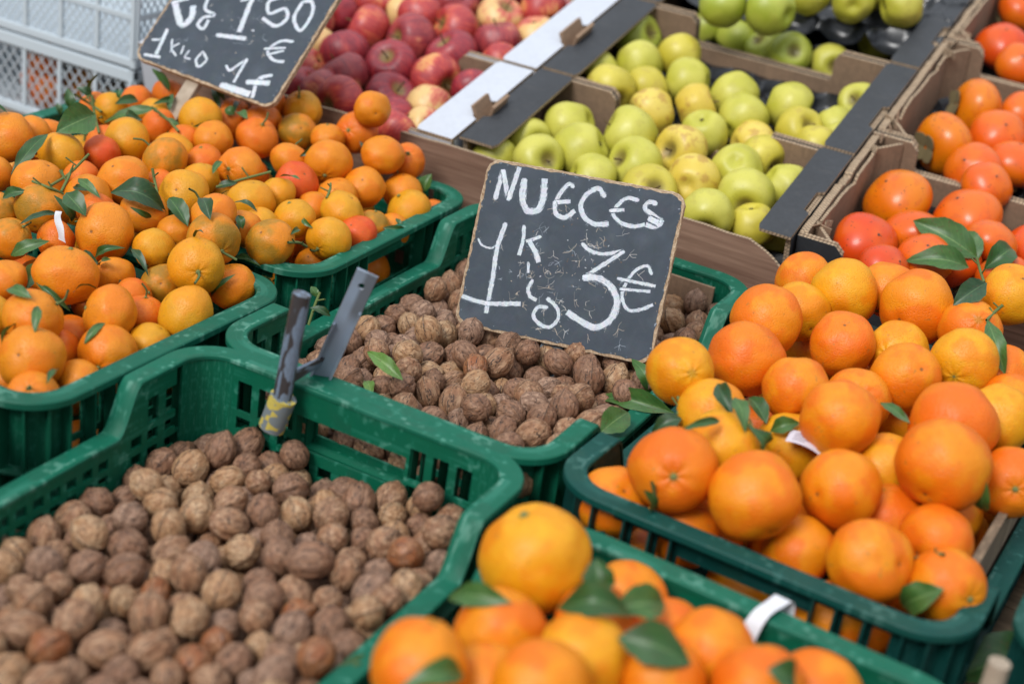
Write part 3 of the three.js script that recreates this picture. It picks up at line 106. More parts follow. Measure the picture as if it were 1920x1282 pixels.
const walnutW2=[[-554,1167,-47,181,1],[-507,1166,-43,177,1],[-617,1276,-48,181,1],[-551,1225,-49,183,1],[-506,1165,-96,165,1],[-577,1167,-73,177,1],[-800,1167,-95,183,1],[-507,1255,-46,180,1],[-542,1262,-45,179,1],[-506,1166,-128,169,1],[-540,1166,-100,175,1],[-763,1252,-60,185,1],[-830,1181,-71,172,1],[-529,1165,-69,162,1],[-655,1251,-68,175,1],[-505,1222,-54,160,1],[-659,1166,-97,175,1],[-506,1414,-43,167,1],[-757,1407,-52,182,1],[-657,1396,-53,177,1],[-639,1164,-73,150,1],[-741,1167,-127,183,1],[-745,1164,-73,154,1],[-644,1167,-127,178,1],[-724,1167,-97,175,1],[-601,1437,-48,166,1],[-507,1326,-49,180,1],[-689,1247,-63,170,1],[-708,1166,-128,172,1],[-507,1538,-41,183,1],[-522,1505,-42,184,1],[-638,1431,-46,164,1],[-677,1164,-73,146,1],[-626,1166,-101,169,1],[-515,1291,-45,184,1],[-583,1289,-48,180,1],[-774,1167,-127,178,1],[-676,1165,-129,160,1],[-693,1492,-44,174,1],[-608,1163,-77,145,1],[-772,1320,-53,159,1],[-718,1440,-51,171,1],[-821,1280,-71,182,1],[-595,1644,-28,178,1],[-658,1189,-71,174,1],[-706,1164,-73,147,1],[-691,1165,-100,163,1],[-597,1164,-104,147,1],[-761,1203,-70,164,1],[-832,1165,-99,154,1],[-708,1273,-54,167,1],[-552,1419,-45,176,1],[-805,1166,-128,166,1],[-569,1163,-104,143,1],[-531,1165,-129,158,1],[-613,1164,-130,153,1],[-540,1328,-40,170,1],[-543,1632,-44,183,1],[-665,1543,-44,180,1],[-690,1298,-66,163,1],[-578,1623,-50,177,1],[-556,1164,-129,157,1],[-651,1502,-55,181,1],[-538,1363,-41,175,1],[-691,1191,-69,169,1],[-740,1334,-49,183,1],[-535,1689,-34,175,1],[-609,1219,-74,182,1],[-583,1164,-129,156,1],[-774,1171,-76,149,1],[-648,1329,-52,159,1],[-758,1164,-100,146,1],[-507,1186,-71,174,1],[-614,1616,-53,183,1],[-819,1528,-58,160,1],[-724,1188,-71,164,1],[-721,1304,-53,180,1],[-831,1165,-129,161,1],[-830,1314,-67,176,1],[-504,1461,-44,152,1],[-829,1349,-71,181,1],[-797,1189,-71,151,1],[-817,1215,-73,181,1],[-658,1301,-67,170,1],[-621,1571,-51,161,1],[-742,1594,-57,185,1],[-505,1582,-39,164,1],[-627,1191,-74,153,1],[-724,1507,-53,181,1],[-781,1643,-54,183,1],[-652,1584,-48,178,1],[-709,1219,-72,183,1],[-594,1474,-48,182,1],[-534,1449,-51,183,1],[-507,1361,-57,183,1],[-550,1296,-45,169,1],[-741,1228,-73,166,1],[-504,1692,-40,151,1],[-669,1443,-53,180,1],[-669,1365,-53,154,1],[-717,1613,-46,153,1],[-693,1385,-53,159,1],[-605,1257,-72,152,1],[-574,1257,-52,160,1],[-683,1612,-47,186,1],[-792,1544,-71,165,1],[-552,1489,-53,171,1],[-830,1247,-75,173,1],[-637,1278,-75,165,1],[-616,1501,-49,179,1],[-593,1349,-52,173,1],[-506,1622,-45,177,1],[-803,1472,-65,166,1],[-740,1381,-70,184,1],[-504,1223,-130,151,1],[-735,1279,-74,179,1],[-674,1220,-75,173,1],[-830,1624,-67,162,1],[-829,1658,-70,180,1],[-508,1195,-127,182,1],[-829,1385,-70,182,1],[-571,1320,-45,156,1],[-649,1619,-48,168,1],[-507,1214,-85,173,1],[-753,1439,-67,183,1],[-504,1289,-104,151,1],[-801,1441,-72,163,1],[-598,1189,-73,143,1],[-553,1604,-58,149,1],[-685,1669,-52,157,1],[-642,1218,-77,161,1],[-730,1667,-53,181,1],[-504,1307,-75,144,1],[-829,1423,-79,183,1],[-772,1610,-64,170,1],[-565,1689,-52,176,1],[-570,1449,-52,180,1],[-591,1397,-65,172,1],[-597,1588,-67,181,1],[-506,1276,-74,172,1],[-830,1457,-74,167,1],[-505,1393,-66,155,1],[-633,1533,-52,181,1],[-562,1556,-51,144,1],[-797,1363,-65,171,1],[-700,1327,-67,155,1],[-505,1516,-70,165,1],[-619,1426,-73,172,1],[-508,1371,-92,185,1],[-829,1586,-75,176,1],[-517,1658,-48,181,1],[-507,1436,-97,185,1],[-505,1276,-129,155,1],[-504,1236,-104,150,1],[-504,1245,-77,150,1],[-792,1331,-75,177,1],[-797,1576,-76,170,1],[-506,1388,-128,172,1],[-706,1468,-67,179,1],[-506,1497,-98,172,1],[-688,1354,-75,160,1],[-804,1608,-77,175,1],[-507,1403,-97,179,1],[-793,1263,-74,148,1],[-750,1311,-76,185,1],[-505,1438,-65,160,1],[-506,1317,-103,169,1],[-507,1483,-67,177,1],[-504,1336,-79,151,1],[-728,1543,-53,161,1],[-507,1451,-127,176,1],[-581,1505,-59,168,1],[-506,1250,-129,164,1],[-507,1417,-127,177,1],[-783,1234,-81,164,1],[-527,1415,-69,170,1],[-530,1201,-57,149,1],[-503,1692,-68,147,1],[-652,1422,-73,164,1],[-829,1491,-73,174,1],[-503,1467,-101,146,1],[-504,1304,-130,148,1],[-719,1413,-73,182,1],[-504,1546,-72,151,1],[-685,1571,-53,182,1],[-506,1577,-72,177,1],[-587,1556,-70,176,1],[-504,1346,-107,151,1],[-507,1514,-127,176,1],[-504,1331,-130,150,1],[-505,1608,-77,162,1],[-551,1525,-58,185,1],[-679,1518,-60,148,1],[-506,1482,-128,170,1],[-718,1251,-75,157,1],[-794,1299,-75,149,1],[-507,1558,-101,185,1],[-505,1638,-74,164,1],[-505,1528,-100,157,1],[-617,1651,-53,172,1],[-614,1371,-67,176,1],[-506,1576,-128,172,1],[-504,1360,-130,149,1],[-721,1350,-74,180,1],[-504,1545,-130,150,1],[-582,1238,-76,163,1],[-550,1185,-75,161,1],[-563,1378,-55,157,1],[-706,1382,-82,180,1],[-503,1590,-101,146,1],[-748,1634,-60,172,1],[-503,1668,-75,144,1],[-773,1520,-78,157,1],[-506,1637,-128,172,1],[-506,1655,-101,172,1],[-506,1606,-127,176,1],[-507,1689,-99,181,1],[-503,1625,-101,145,1],[-766,1580,-76,147,1],[-583,1661,-57,184,1],[-756,1497,-72,142,1],[-642,1385,-80,159,1],[-505,1666,-128,168,1],[-624,1458,-61,179,1],[-637,1674,-57,141,1],[-647,1354,-73,171,1],[-768,1281,-76,167,1],[-821,1195,-102,179,1],[-694,1437,-76,169,1],[-551,1247,-76,186,1],[-504,1692,-130,151,1],[-779,1691,-74,165,1],[-806,1248,-98,166,1],[-602,1529,-63,157,1],[-769,1470,-74,168,1],[-585,1428,-75,177,1],[-807,1520,-88,180,1],[-629,1244,-83,149,1],[-830,1691,-76,162,1],[-580,1188,-97,159,1],[-774,1387,-74,173,1],[-617,1338,-75,178,1],[-793,1191,-129,161,1],[-708,1562,-77,180,1],[-705,1593,-67,160,1],[-779,1419,-74,161,1],[-787,1494,-80,153,1],[-704,1640,-57,172,1],[-672,1328,-76,148,1],[-672,1476,-67,180,1],[-540,1282,-74,184,1],[-601,1288,-77,182,1],[-625,1308,-63,167,1],[-763,1547,-84,146,1],[-764,1353,-69,186,1],[-802,1402,-84,166,1],[-522,1190,-98,148,1],[-525,1599,-56,144,1],[-831,1268,-100,159,1],[-552,1197,-104,166,0],[-745,1194,-98,183,0],[-593,1637,-78,168,0],[-801,1219,-101,154,0],[-527,1216,-110,176,0],[-830,1552,-76,165,0],[-533,1561,-61,171,0],[-722,1621,-73,144,0],[-779,1196,-98,185,0],[-647,1647,-63,153,0],[-748,1692,-66,154,0],[-598,1456,-80,143,0],[-606,1686,-47,175,0],[-741,1525,-79,181,0],[-797,1638,-81,145,0],[-676,1196,-100,182,0],[-682,1405,-76,176,0],[-739,1467,-68,147,0],[-531,1502,-74,152,0],[-520,1264,-102,185,0],[-653,1691,-75,164,0],[-573,1207,-71,177,0],[-651,1454,-78,159,0],[-537,1190,-130,151,0],[-543,1215,-80,155,0],[-695,1272,-85,170,0],[-718,1690,-77,173,0],[-566,1579,-68,151,0],[-727,1589,-86,150,0],[-747,1613,-85,162,0],[-832,1194,-130,151,0],[-533,1382,-69,176,0],[-611,1196,-100,171,0],[-797,1666,-70,151,0],[-751,1281,-103,156,0],[-775,1259,-102,169,0],[-832,1297,-103,154,0],[-560,1346,-64,183,0],[-676,1247,-94,174,0],[-575,1216,-129,164,0],[-632,1590,-76,179,0],[-573,1250,-101,141,0],[-535,1688,-69,184,0],[-692,1191,-129,161,0],[-619,1552,-77,174,0],[-693,1330,-100,179,0],[-680,1425,-100,153,0],[-552,1435,-77,162,0],[-674,1637,-66,148,0],[-761,1193,-127,176,0],[-833,1474,-99,144,0],[-610,1484,-77,161,0],[-685,1691,-76,160,0],[-530,1234,-131,142,0],[-810,1555,-102,183,0],[-607,1666,-80,159,0],[-831,1327,-97,160,0],[-627,1512,-79,167,0],[-560,1640,-75,177,0],[-801,1281,-101,178,0],[-831,1228,-102,165,0],[-777,1601,-98,184,0],[-575,1609,-80,165,0],[-832,1445,-103,150,0],[-549,1662,-56,150,0],[-642,1195,-101,165,0],[-682,1545,-73,159,0],[-531,1533,-127,184,0],[-603,1646,-130,152,0],[-605,1449,-131,141,0],[-672,1612,-106,183,0],[-553,1613,-102,174,0],[-528,1684,-131,144,0],[-802,1660,-101,177,0],[-744,1663,-105,151,0],[-596,1573,-129,155,0],[-700,1663,-78,157,0],[-552,1657,-102,163,0],[-626,1224,-102,150,0],[-606,1476,-129,156,0],[-649,1282,-105,142,0],[-656,1422,-130,150,0],[-657,1309,-99,151,0],[-703,1505,-131,140,0],[-785,1492,-129,158,0],[-531,1622,-129,164,0],[-559,1502,-84,170,0],[-727,1670,-130,146,0],[-583,1368,-76,154,0],[-573,1565,-131,141,0],[-583,1462,-130,152,0],[-668,1664,-77,159,0],[-805,1461,-97,175,0],[-622,1482,-105,150,0],[-720,1599,-131,144,0],[-550,1309,-130,155,0],[-578,1513,-105,145,0],[-742,1214,-128,173,0],[-729,1625,-130,152,0],[-800,1622,-106,162,0],[-575,1591,-129,157,0],[-773,1414,-103,146,0],[-673,1345,-130,148,0],[-528,1289,-128,166,0],[-758,1527,-105,149,0],[-789,1589,-128,167,0],[-634,1213,-128,169,0],[-599,1630,-106,143,0],[-630,1266,-130,153,0],[-557,1550,-78,147,0],[-829,1251,-127,179,0],[-657,1591,-128,166,0],[-661,1341,-101,178,0],[-706,1453,-130,145,0],[-655,1373,-105,169,0],[-530,1535,-82,164,0],[-674,1273,-107,143,0],[-830,1398,-102,171,0],[-634,1568,-101,173,0],[-547,1336,-131,142,0],[-754,1497,-102,163,0],[-587,1670,-131,145,0],[-561,1359,-130,149,0],[-644,1243,-130,147,0],[-829,1487,-127,181,0],[-700,1619,-128,168,0],[-595,1490,-103,153,0],[-669,1492,-98,184,0],[-807,1633,-131,144,0],[-696,1498,-76,167,0],[-831,1643,-129,160,0],[-529,1560,-130,150,0],[-528,1237,-90,143,0],[-607,1420,-129,156,0],[-633,1406,-130,154,0],[-755,1449,-130,152,0],[-636,1378,-131,144,0],[-833,1222,-131,141,0],[-661,1521,-106,142,0],[-699,1342,-131,143,0],[-685,1265,-130,147,0],[-659,1220,-131,141,0],[-609,1502,-131,143,0],[-606,1597,-129,157,0],[-542,1557,-103,179,0],[-762,1508,-130,153,0],[-631,1518,-129,158,0],[-754,1421,-127,176,0],[-611,1622,-130,148,0],[-619,1270,-101,180,0],[-655,1646,-131,144,0],[-698,1691,-104,157,0],[-833,1401,-131,143,0],[-533,1621,-75,169,0],[-630,1637,-130,145,0],[-698,1668,-129,164,0],[-580,1492,-128,165,0],[-524,1607,-102,151,0],[-557,1479,-129,158,0],[-530,1332,-106,156,0],[-830,1561,-129,164,0],[-559,1668,-129,159,0],[-724,1191,-130,147,0],[-673,1548,-131,141,0],[-749,1326,-129,161,0],[-681,1387,-102,141,0],[-721,1278,-104,165,0],[-681,1406,-128,172,0],[-711,1645,-130,146,0],[-802,1326,-127,176,0],[-717,1318,-127,178,0],[-566,1305,-72,162,0],[-665,1276,-83,142,0],[-833,1357,-101,145,0],[-614,1340,-131,141,0],[-659,1548,-103,149,0],[-831,1513,-129,159,0],[-565,1296,-101,164,0],[-556,1369,-85,144,0],[-612,1670,-130,152,0],[-704,1640,-102,165,0],[-671,1293,-129,162,0],[-583,1404,-130,152,0],[-560,1446,-127,184,0],[-755,1376,-99,157,0],[-781,1461,-129,155,0],[-683,1466,-129,155,0],[-585,1662,-102,185,0],[-642,1484,-81,159,0],[-532,1513,-100,151,0],[-678,1573,-129,161,0],[-590,1602,-103,155,0],[-806,1445,-130,155,0],[-600,1693,-131,140,0],[-806,1236,-127,177,0],[-690,1524,-98,184,0],[-614,1291,-128,168,0],[-740,1309,-108,148,0],[-831,1590,-130,153,0],[-655,1528,-78,175,0],[-754,1338,-99,172,0],[-707,1479,-131,145,0],[-712,1692,-129,155,0],[-530,1637,-103,154,0],[-561,1516,-128,174,0],[-580,1621,-128,170,0],[-588,1273,-103,140,0],[-578,1647,-131,144,0],[-630,1463,-128,169,0],[-757,1481,-128,173,0],[-602,1243,-102,176,0],[-754,1390,-128,173,0],[-595,1190,-127,185,0],[-710,1214,-129,165,0],[-807,1342,-101,143,0],[-671,1244,-130,150,0],[-596,1408,-101,170,0],[-831,1617,-129,157,0],[-784,1646,-127,177,0],[-702,1495,-106,151,0],[-680,1640,-126,185,0],[-709,1529,-73,157,0],[-770,1635,-97,179,0],[-716,1668,-104,152,0],[-727,1693,-106,141,0],[-632,1490,-130,146,0],[-629,1389,-106,143,0],[-538,1417,-100,169,0],[-807,1606,-130,146,0],[-625,1578,-128,166,0],[-539,1449,-100,160,0],[-719,1613,-102,171,0],[-624,1638,-80,147,0],[-626,1622,-106,150,0],[-706,1420,-131,143,0],[-534,1318,-72,182,0],[-807,1589,-103,155,0],[-592,1314,-98,184,0],[-538,1588,-81,174,0],[-655,1404,-102,183,0],[-582,1376,-130,154,0],[-657,1365,-131,142,0],[-832,1667,-130,146,0],[-764,1269,-131,144,0],[-643,1325,-81,142,0],[-554,1606,-130,147,0],[-805,1416,-130,151,0],[-653,1564,-128,165,0],[-605,1216,-130,155,0],[-534,1301,-102,174,0],[-777,1374,-128,166,0],[-782,1509,-106,159,0],[-594,1317,-65,153,0],[-612,1363,-127,176,0],[-603,1345,-105,152,0],[-727,1553,-130,146,0],[-649,1635,-107,148,0],[-626,1693,-131,144,0],[-657,1661,-105,146,0],[-582,1432,-131,141,0],[-624,1418,-103,164,0],[-681,1374,-128,171,0],[-746,1464,-99,180,0],[-580,1479,-77,163,0],[-697,1241,-130,146,0],[-832,1505,-101,148,0],[-548,1213,-130,147,0],[-554,1283,-129,160,0],[-809,1373,-96,176,0],[-784,1255,-131,144,0],[-776,1315,-130,155,0],[-699,1292,-127,182,0],[-532,1372,-130,153,0],[-583,1294,-127,179,0],[-686,1318,-129,156,0],[-622,1451,-97,181,0],[-832,1537,-130,151,0],[-772,1667,-106,140,0],[-559,1328,-95,184,0],[-586,1217,-100,160,0],[-728,1408,-130,151,0],[-572,1452,-95,158,0],[-674,1640,-94,143,0],[-743,1529,-129,161,0],[-715,1306,-88,185,0],[-570,1261,-128,173,0],[-664,1579,-103,162,0],[-805,1545,-131,141,0],[-778,1533,-128,167,0],[-725,1346,-130,149,0],[-711,1264,-130,151,0],[-774,1302,-100,175,0],[-531,1655,-128,169,0],[-759,1243,-127,183,0],[-572,1325,-127,176,0],[-637,1665,-85,163,0],[-741,1549,-102,149,0],[-695,1223,-103,162,0],[-775,1445,-96,183,0],[-565,1189,-129,155,0],[-641,1503,-105,145,0],[-723,1516,-102,141,0],[-800,1692,-130,151,0],[-630,1546,-131,144,0],[-780,1219,-126,185,0],[-551,1576,-129,158,0],[-688,1556,-101,169,0],[-599,1537,-102,179,0],[-754,1297,-129,162,0],[-573,1274,-79,163,0],[-650,1620,-81,173,0],[-832,1533,-102,147,0],[-638,1667,-127,179,0],[-754,1408,-83,141,0],[-694,1360,-104,164,0],[-622,1691,-76,160,0],[-605,1690,-103,169,0],[-806,1492,-104,161,0],[-735,1579,-129,160,0],[-756,1633,-129,161,0],[-781,1434,-127,178,0],[-782,1329,-106,142,0],[-806,1472,-128,168,0],[-654,1562,-74,176,0],[-588,1517,-130,153,0],[-649,1469,-104,146,0],[-532,1466,-128,175,0],[-832,1457,-130,151,0],[-629,1334,-104,156,0],[-730,1468,-129,157,0],[-778,1567,-102,177,0],[-583,1541,-130,155,0],[-657,1391,-130,146,0],[-556,1385,-131,143,0],[-740,1634,-105,143,0],[-535,1482,-98,179,0],[-721,1569,-107,147,0],[-573,1634,-103,148,0],[-657,1266,-130,152,0],[-668,1691,-104,165,0],[-534,1496,-127,181,0],[-768,1690,-128,173,0],[-532,1431,-127,180,0],[-574,1691,-129,155,0],[-748,1607,-116,182,0],[-804,1429,-102,166,0],[-521,1459,-79,151,0],[-589,1347,-130,153,0],[-633,1534,-103,177,0],[-657,1224,-103,161,0],[-568,1424,-103,162,0],[-683,1437,-127,177,0],[-660,1193,-128,172,0],[-537,1259,-129,164,0],[-785,1537,-100,143,0],[-596,1438,-106,147,0],[-741,1692,-130,151,0],[-657,1622,-131,141,0],[-618,1652,-106,161,0],[-765,1584,-127,176,0],[-616,1398,-84,142,0],[-644,1600,-103,141,0],[-647,1253,-104,157,0],[-714,1542,-101,147,0],[-813,1691,-102,159,0],[-829,1341,-127,183,0],[-832,1282,-130,148,0],[-531,1350,-80,161,0],[-575,1357,-104,166,0],[-733,1498,-127,179,0],[-804,1516,-127,180,0],[-588,1239,-130,151,0],[-780,1403,-131,142,0],[-759,1223,-99,166,0],[-598,1510,-84,141,0],[-651,1436,-103,165,0],[-682,1216,-130,152,0],[-600,1318,-129,164,0],[-585,1340,-81,146,0],[-780,1358,-99,173,0],[-779,1614,-129,162,0],[-556,1635,-128,169,0],[-742,1563,-74,164,0],[-830,1372,-128,169,0],[-725,1445,-81,154,0],[-549,1693,-131,142,0],[-609,1613,-84,153,0],[-557,1227,-104,158,0],[-630,1315,-128,169,0],[-607,1554,-131,141,0],[-555,1547,-130,152,0],[-707,1250,-105,153,0],[-830,1428,-128,170,0],[-597,1463,-106,141,0],[-670,1377,-79,141,0],[-833,1576,-104,142,0],[-654,1692,-130,147,0],[-625,1189,-130,151,0],[-627,1361,-97,163,0],[-680,1494,-129,164,0],[-685,1598,-130,148,0],[-526,1346,-131,142,0],[-618,1594,-105,144,0],[-617,1241,-129,157,0],[-739,1268,-129,164,0],[-708,1434,-104,160,0],[-677,1457,-98,185,0],[-601,1264,-129,165,0],[-530,1593,-131,142,0],[-614,1510,-106,143,0],[-683,1692,-130,148,0],[-742,1252,-97,178,0],[-709,1195,-102,179,0],[-559,1404,-75,178,0],[-750,1360,-127,177,0],[-637,1690,-104,165,0],[-684,1299,-98,170,0],[-669,1670,-129,159,0],[-736,1648,-130,154,0],[-557,1238,-131,142,0],[-711,1466,-103,184,0],[-808,1662,-130,149,0],[-729,1293,-130,148,0],[-656,1480,-130,146,0],[-782,1389,-104,148,0],[-831,1605,-101,156,0],[-808,1296,-129,160,0],[-532,1401,-130,148,0],[-724,1335,-102,149,0],[-693,1619,-81,174,0],[-728,1650,-82,166,0],[-775,1342,-129,157,0],[-702,1406,-104,152,0],[-730,1379,-131,143,0],[-632,1435,-129,164,0],[-700,1550,-129,163,0],[-657,1505,-130,151,0],[-778,1477,-103,149,0],[-543,1357,-108,166,0],[-631,1608,-129,157,0],[-760,1662,-77,184,0],[-531,1657,-80,166,0],[-708,1365,-130,150,0],[-732,1398,-101,185,0],[-805,1312,-99,157,0],[-811,1209,-131,143,0],[-600,1377,-99,169,0],[-726,1222,-100,161,0],[-576,1529,-80,157,0],[-705,1393,-130,155,0],[-541,1689,-102,183,0],[-552,1466,-75,165,0],[-726,1242,-127,180,0],[-807,1269,-130,150,0],[-831,1311,-129,159,0],[-730,1436,-128,171,0],[-726,1365,-105,166,0],[-708,1578,-130,152,0],[-568,1390,-104,186,0],[-755,1690,-97,171,0],[-642,1292,-130,146,0],[-697,1589,-99,186,0],[-599,1571,-98,176,0],[-573,1552,-104,152,0],[-573,1692,-101,153,0],[-802,1357,-127,183,0],[-588,1691,-75,162,0],[-626,1303,-97,184,0],[-829,1637,-98,180,0],[-784,1285,-128,168,0],[-552,1268,-103,159,0],[-535,1386,-103,165,0],[-809,1573,-130,154,0],[-713,1528,-128,172,0],[-526,1318,-131,143,0],[-683,1523,-129,160,0],[-566,1582,-100,180,0],[-756,1554,-128,169,0],[-653,1534,-129,159,0],[-685,1665,-103,156,0],[-640,1348,-128,166,0],[-785,1671,-131,140,0],[-671,1594,-75,173,0],[-829,1690,-128,172,0],[-832,1669,-102,147,0],[-658,1319,-127,179,0],[-658,1450,-128,172,0],[-785,1692,-104,148,0],[-557,1415,-129,163,0],[-608,1394,-128,173,0],[-743,1430,-99,162,0],[-555,1530,-100,152,0],[-805,1390,-127,185,0],[-529,1582,-108,148,0],[-727,1491,-84,182,0],[-610,1530,-131,144,0],[-566,1480,-104,155,0],[-758,1663,-130,148,0],[-748,1577,-100,155,0],[-784,1560,-131,145,0],[-562,1674,-80,150,0]];
const leafData=[['c',-1268,1409,74,-1279,1352,60,36,0],['c',-1343,1510,22,-1283,1546,50,16,0],['c',-1381,1527,44,-1399,1516,56,11,0],['c',-1453,1564,0,-1463,1568,28,14,0],['c',-1446,1536,0,-1452,1537,15,9,0],['c',-1336,1530,53,-1339,1532,65,6,0],['c',-1331,1516,50,-1325,1562,51,13,0],['c',-1325,1621,48,-1349,1612,78,12,0],['c',-1298,1593,58,-1280,1565,46,10,0],['c',-1293,1587,51,-1292,1552,55,9,0],['c',-1253,1641,38,-1285,1662,59,9,0],['c',-1208,1616,47,-1223,1612,52,13,5],['c',-1189,1596,59,-1162,1581,62,13,0],['c',-1213,1622,49,-1226,1651,55,10,0],['c',-1123,1276,46,-1066,1306,33,29,24],['c',-1278,1276,23,-1279,1338,66,17,0],['c',-1161,1263,55,-1121,1255,47,10,0],['c',-1129,1209,61,-1091,1197,51,21,0],['c',-1157,1220,47,-1152,1245,8,10,13],['c',-1216,1201,31,-1187,1206,48,14,0],['c',-1156,1167,27,-1144,1216,33,8,0],['c',-1020,1289,32,-1062,1304,52,20,0],['c',-970,1264,62,-1001,1286,79,15,0],['c',-1096,1428,40,-1103,1456,51,8,0],['c',-1094,1434,20,-1073,1449,30,10,0],['c',-1105,1125,-24,-1124,1161,-5,15,0],['c',-988,1013,42,-1030,1015,42,11,0],['c',-1055,1087,14,-1013,1091,-4,7,8],['c',-945,1040,-3,-944,1069,14,8,6],['c',-906,948,3,-921,979,4,6,0],['c',-1074,1197,3,-1045,1211,21,8,10],['c',-1035,1211,22,-997,1196,11,8,0],['c',-945,1242,-16,-921,1246,17,7,11],['c',-967,1354,-59,-968,1379,-38,21,8],['c',-960,1377,-45,-925,1397,-34,12,0],['c',-980,1326,-5,-940,1320,2,8,0],['c',-1154,1151,-6,-1120,1168,19,15,0],['c',-935,1676,0,-933,1687,24,17,0],['c',-905,1558,3,-890,1552,-4,6,2],['c',-977,1335,29,-990,1341,41,10,4],['c',-922,1352,34,-930,1382,30,6,0],['c',-831,1267,0,-810,1278,-5,9,0],['c',-863,1314,0,-854,1315,-10,9,0],['o',-249,1906,54,-338,1902,80,40,0],['o',-247,1905,51,-287,1938,76,30,1],['o',-249,1863,53,-317,1824,58,30,12],['o',-197,1643,119,-219,1603,99,24,0],['o',-232,1871,54,-208,1910,81,29,15],['o',-177,1574,104,-141,1534,71,18,0],['o',-366,1274,74,-340,1245,66,15,0],['o',-343,1260,73,-317,1230,64,14,0],['o',-322,1321,27,-352,1350,34,17,0],['o',-317,1238,61,-305,1258,33,15,14],['o',-313,1307,28,-290,1318,43,15,6],['o',-340,1219,66,-361,1180,67,8,0],['o',-232,1389,57,-196,1364,60,10,0],['w',-446,1415,-47,-537,1405,-52,21,10],['w',-494,1459,-58,-524,1465,-26,16,28],['w',-489,1311,-44,-477,1356,-31,27,0],['o',-391,1265,30,-414,1249,14,16,0],['w',-699,1256,-37,-755,1268,-25,15,0],['w',-726,1241,-62,-752,1267,-55,11,0],['o',-101,1159,19,-135,1166,-19,25,6],['o',-361,1141,-5,-364,1124,24,14,3],['o',-105,1295,60,-103,1306,20,17,0],['f',-369,870,44,-426,868,28,17,2],['f',-318,915,46,-330,928,71,23,0],['f',-337,883,46,-285,904,50,24,28],['f',-304,914,44,-275,956,40,26,0],['f',-280,865,57,-227,882,51,29,0],['f',-354,772,45,-380,729,49,16,13],['f',-477,863,-53,-491,810,-57,9,0],['f',-175,889,66,-154,905,56,18,6]];
const twigData=[['c',-1192,1315,65,-1203,1294,42,-1195,1255,39],['c',-1182,1276,59,-1165,1240,44],['c',-1203,1234,47,-1169,1224,52,-1164,1242,41],['c',-1337,1478,68,-1330,1475,47,-1300,1452,31],['c',-1373,1485,58,-1377,1516,39,-1343,1504,38],['c',-1270,1517,62,-1251,1526,49,-1218,1511,43],['c',-1093,1433,22,-1073,1454,32,-1045,1479,45],['c',-1112,1334,65,-1106,1332,51,-1082,1309,47],['c',-1393,1524,1,-1387,1520,-19],['c',-1059,1239,4,-1025,1222,0],['o',-223,1704,123,-215,1701,111,-203,1670,109],['o',-179,1585,99,-175,1619,102,-171,1621,108],['w',-399,1275,27,-407,1290,38],['o',-320,1238,63,-311,1249,53,-303,1268,46],['o',-137,1205,10,-112,1187,35],['o',-362,1141,-5,-363,1127,33],['c',-847,1309,0,-847,1300,-15,-846,1290,-34],['c',-917,1341,29,-914,1375,15],['c',-981,1518,38,-965,1487,31],['f',-327,906,41,-314,915,46]];
const strokesA=[[24,77,234,85,55],[24,87,60,143,225],[24,143,225,164,23],[31,200,88,218,219,249,264,292,256,312,208,301,61],[22,450,81,426,70,393,129,378,194],[22,369,191,452,165],[24,374,195,394,252,435,264,483,212],[24,611,102,573,64,521,111,506,186,547,249,602,267,660,249],[20,775,86,716,89,676,149,668,191,717,231,778,238,833,215],[19,650,175,720,154],[24,865,87,827,87,815,123,865,157,905,181,884,214,833,215],[29,843,177,893,192],[12,36,484,60,515,115,518,139,476],[23,155,363,140,507,149,704,154,903],[22,13,832,130,844,317,805],[20,248,357,259,438,254,533],[17,341,399,273,445],[25,291,441,338,503,360,550],[15,308,562,319,622],[19,348,657,336,712,352,750,391,766],[19,449,793,402,805,389,855,428,897,482,900,512,845,497,787,435,740],[19,551,392,596,422,666,426,758,385],[20,759,390,591,583],[31,591,583,667,570,734,605,777,676,767,781,701,849,619,829,547,795],[17,913,485,885,446,839,478,803,558,798,651,840,712,889,700,953,653],[17,758,548,946,548],[15,781,604,927,584]];
const strokesB=[[50,39,552,179,682,203,617,167,532],[28,26,564,117,495],[28,230,452,254,527,330,547,276,589,271,647,316,658,315,588],[40,494,352,542,599],[22,436,395,489,354],[35,420,667,608,623],[18,615,557,623,556],[30,669,272,606,337,650,410,726,347,771,399,739,474,625,455],[30,803,263,812,383,890,450,901,321,854,243,803,263],[25,890,534,817,562,778,648,844,693,913,680],[20,751,645,872,590],[20,792,671,872,611],[22,53,846,105,819,101,741],[30,104,747,136,944],[25,63,958,172,937],[19,173,799,215,884],[18,230,806,204,852,261,894],[18,267,813,281,872],[18,316,829,319,879,358,878],[22,401,803,393,871,433,906,453,848,401,803],[22,590,836,629,857,654,811,688,748],[25,688,748,695,925],[50,627,967,832,957],[30,889,790,829,842,856,976],[42,766,889,907,843],[38,-30,467,102,445],[38,205,309,375,314],[38,569,146,566,270]];

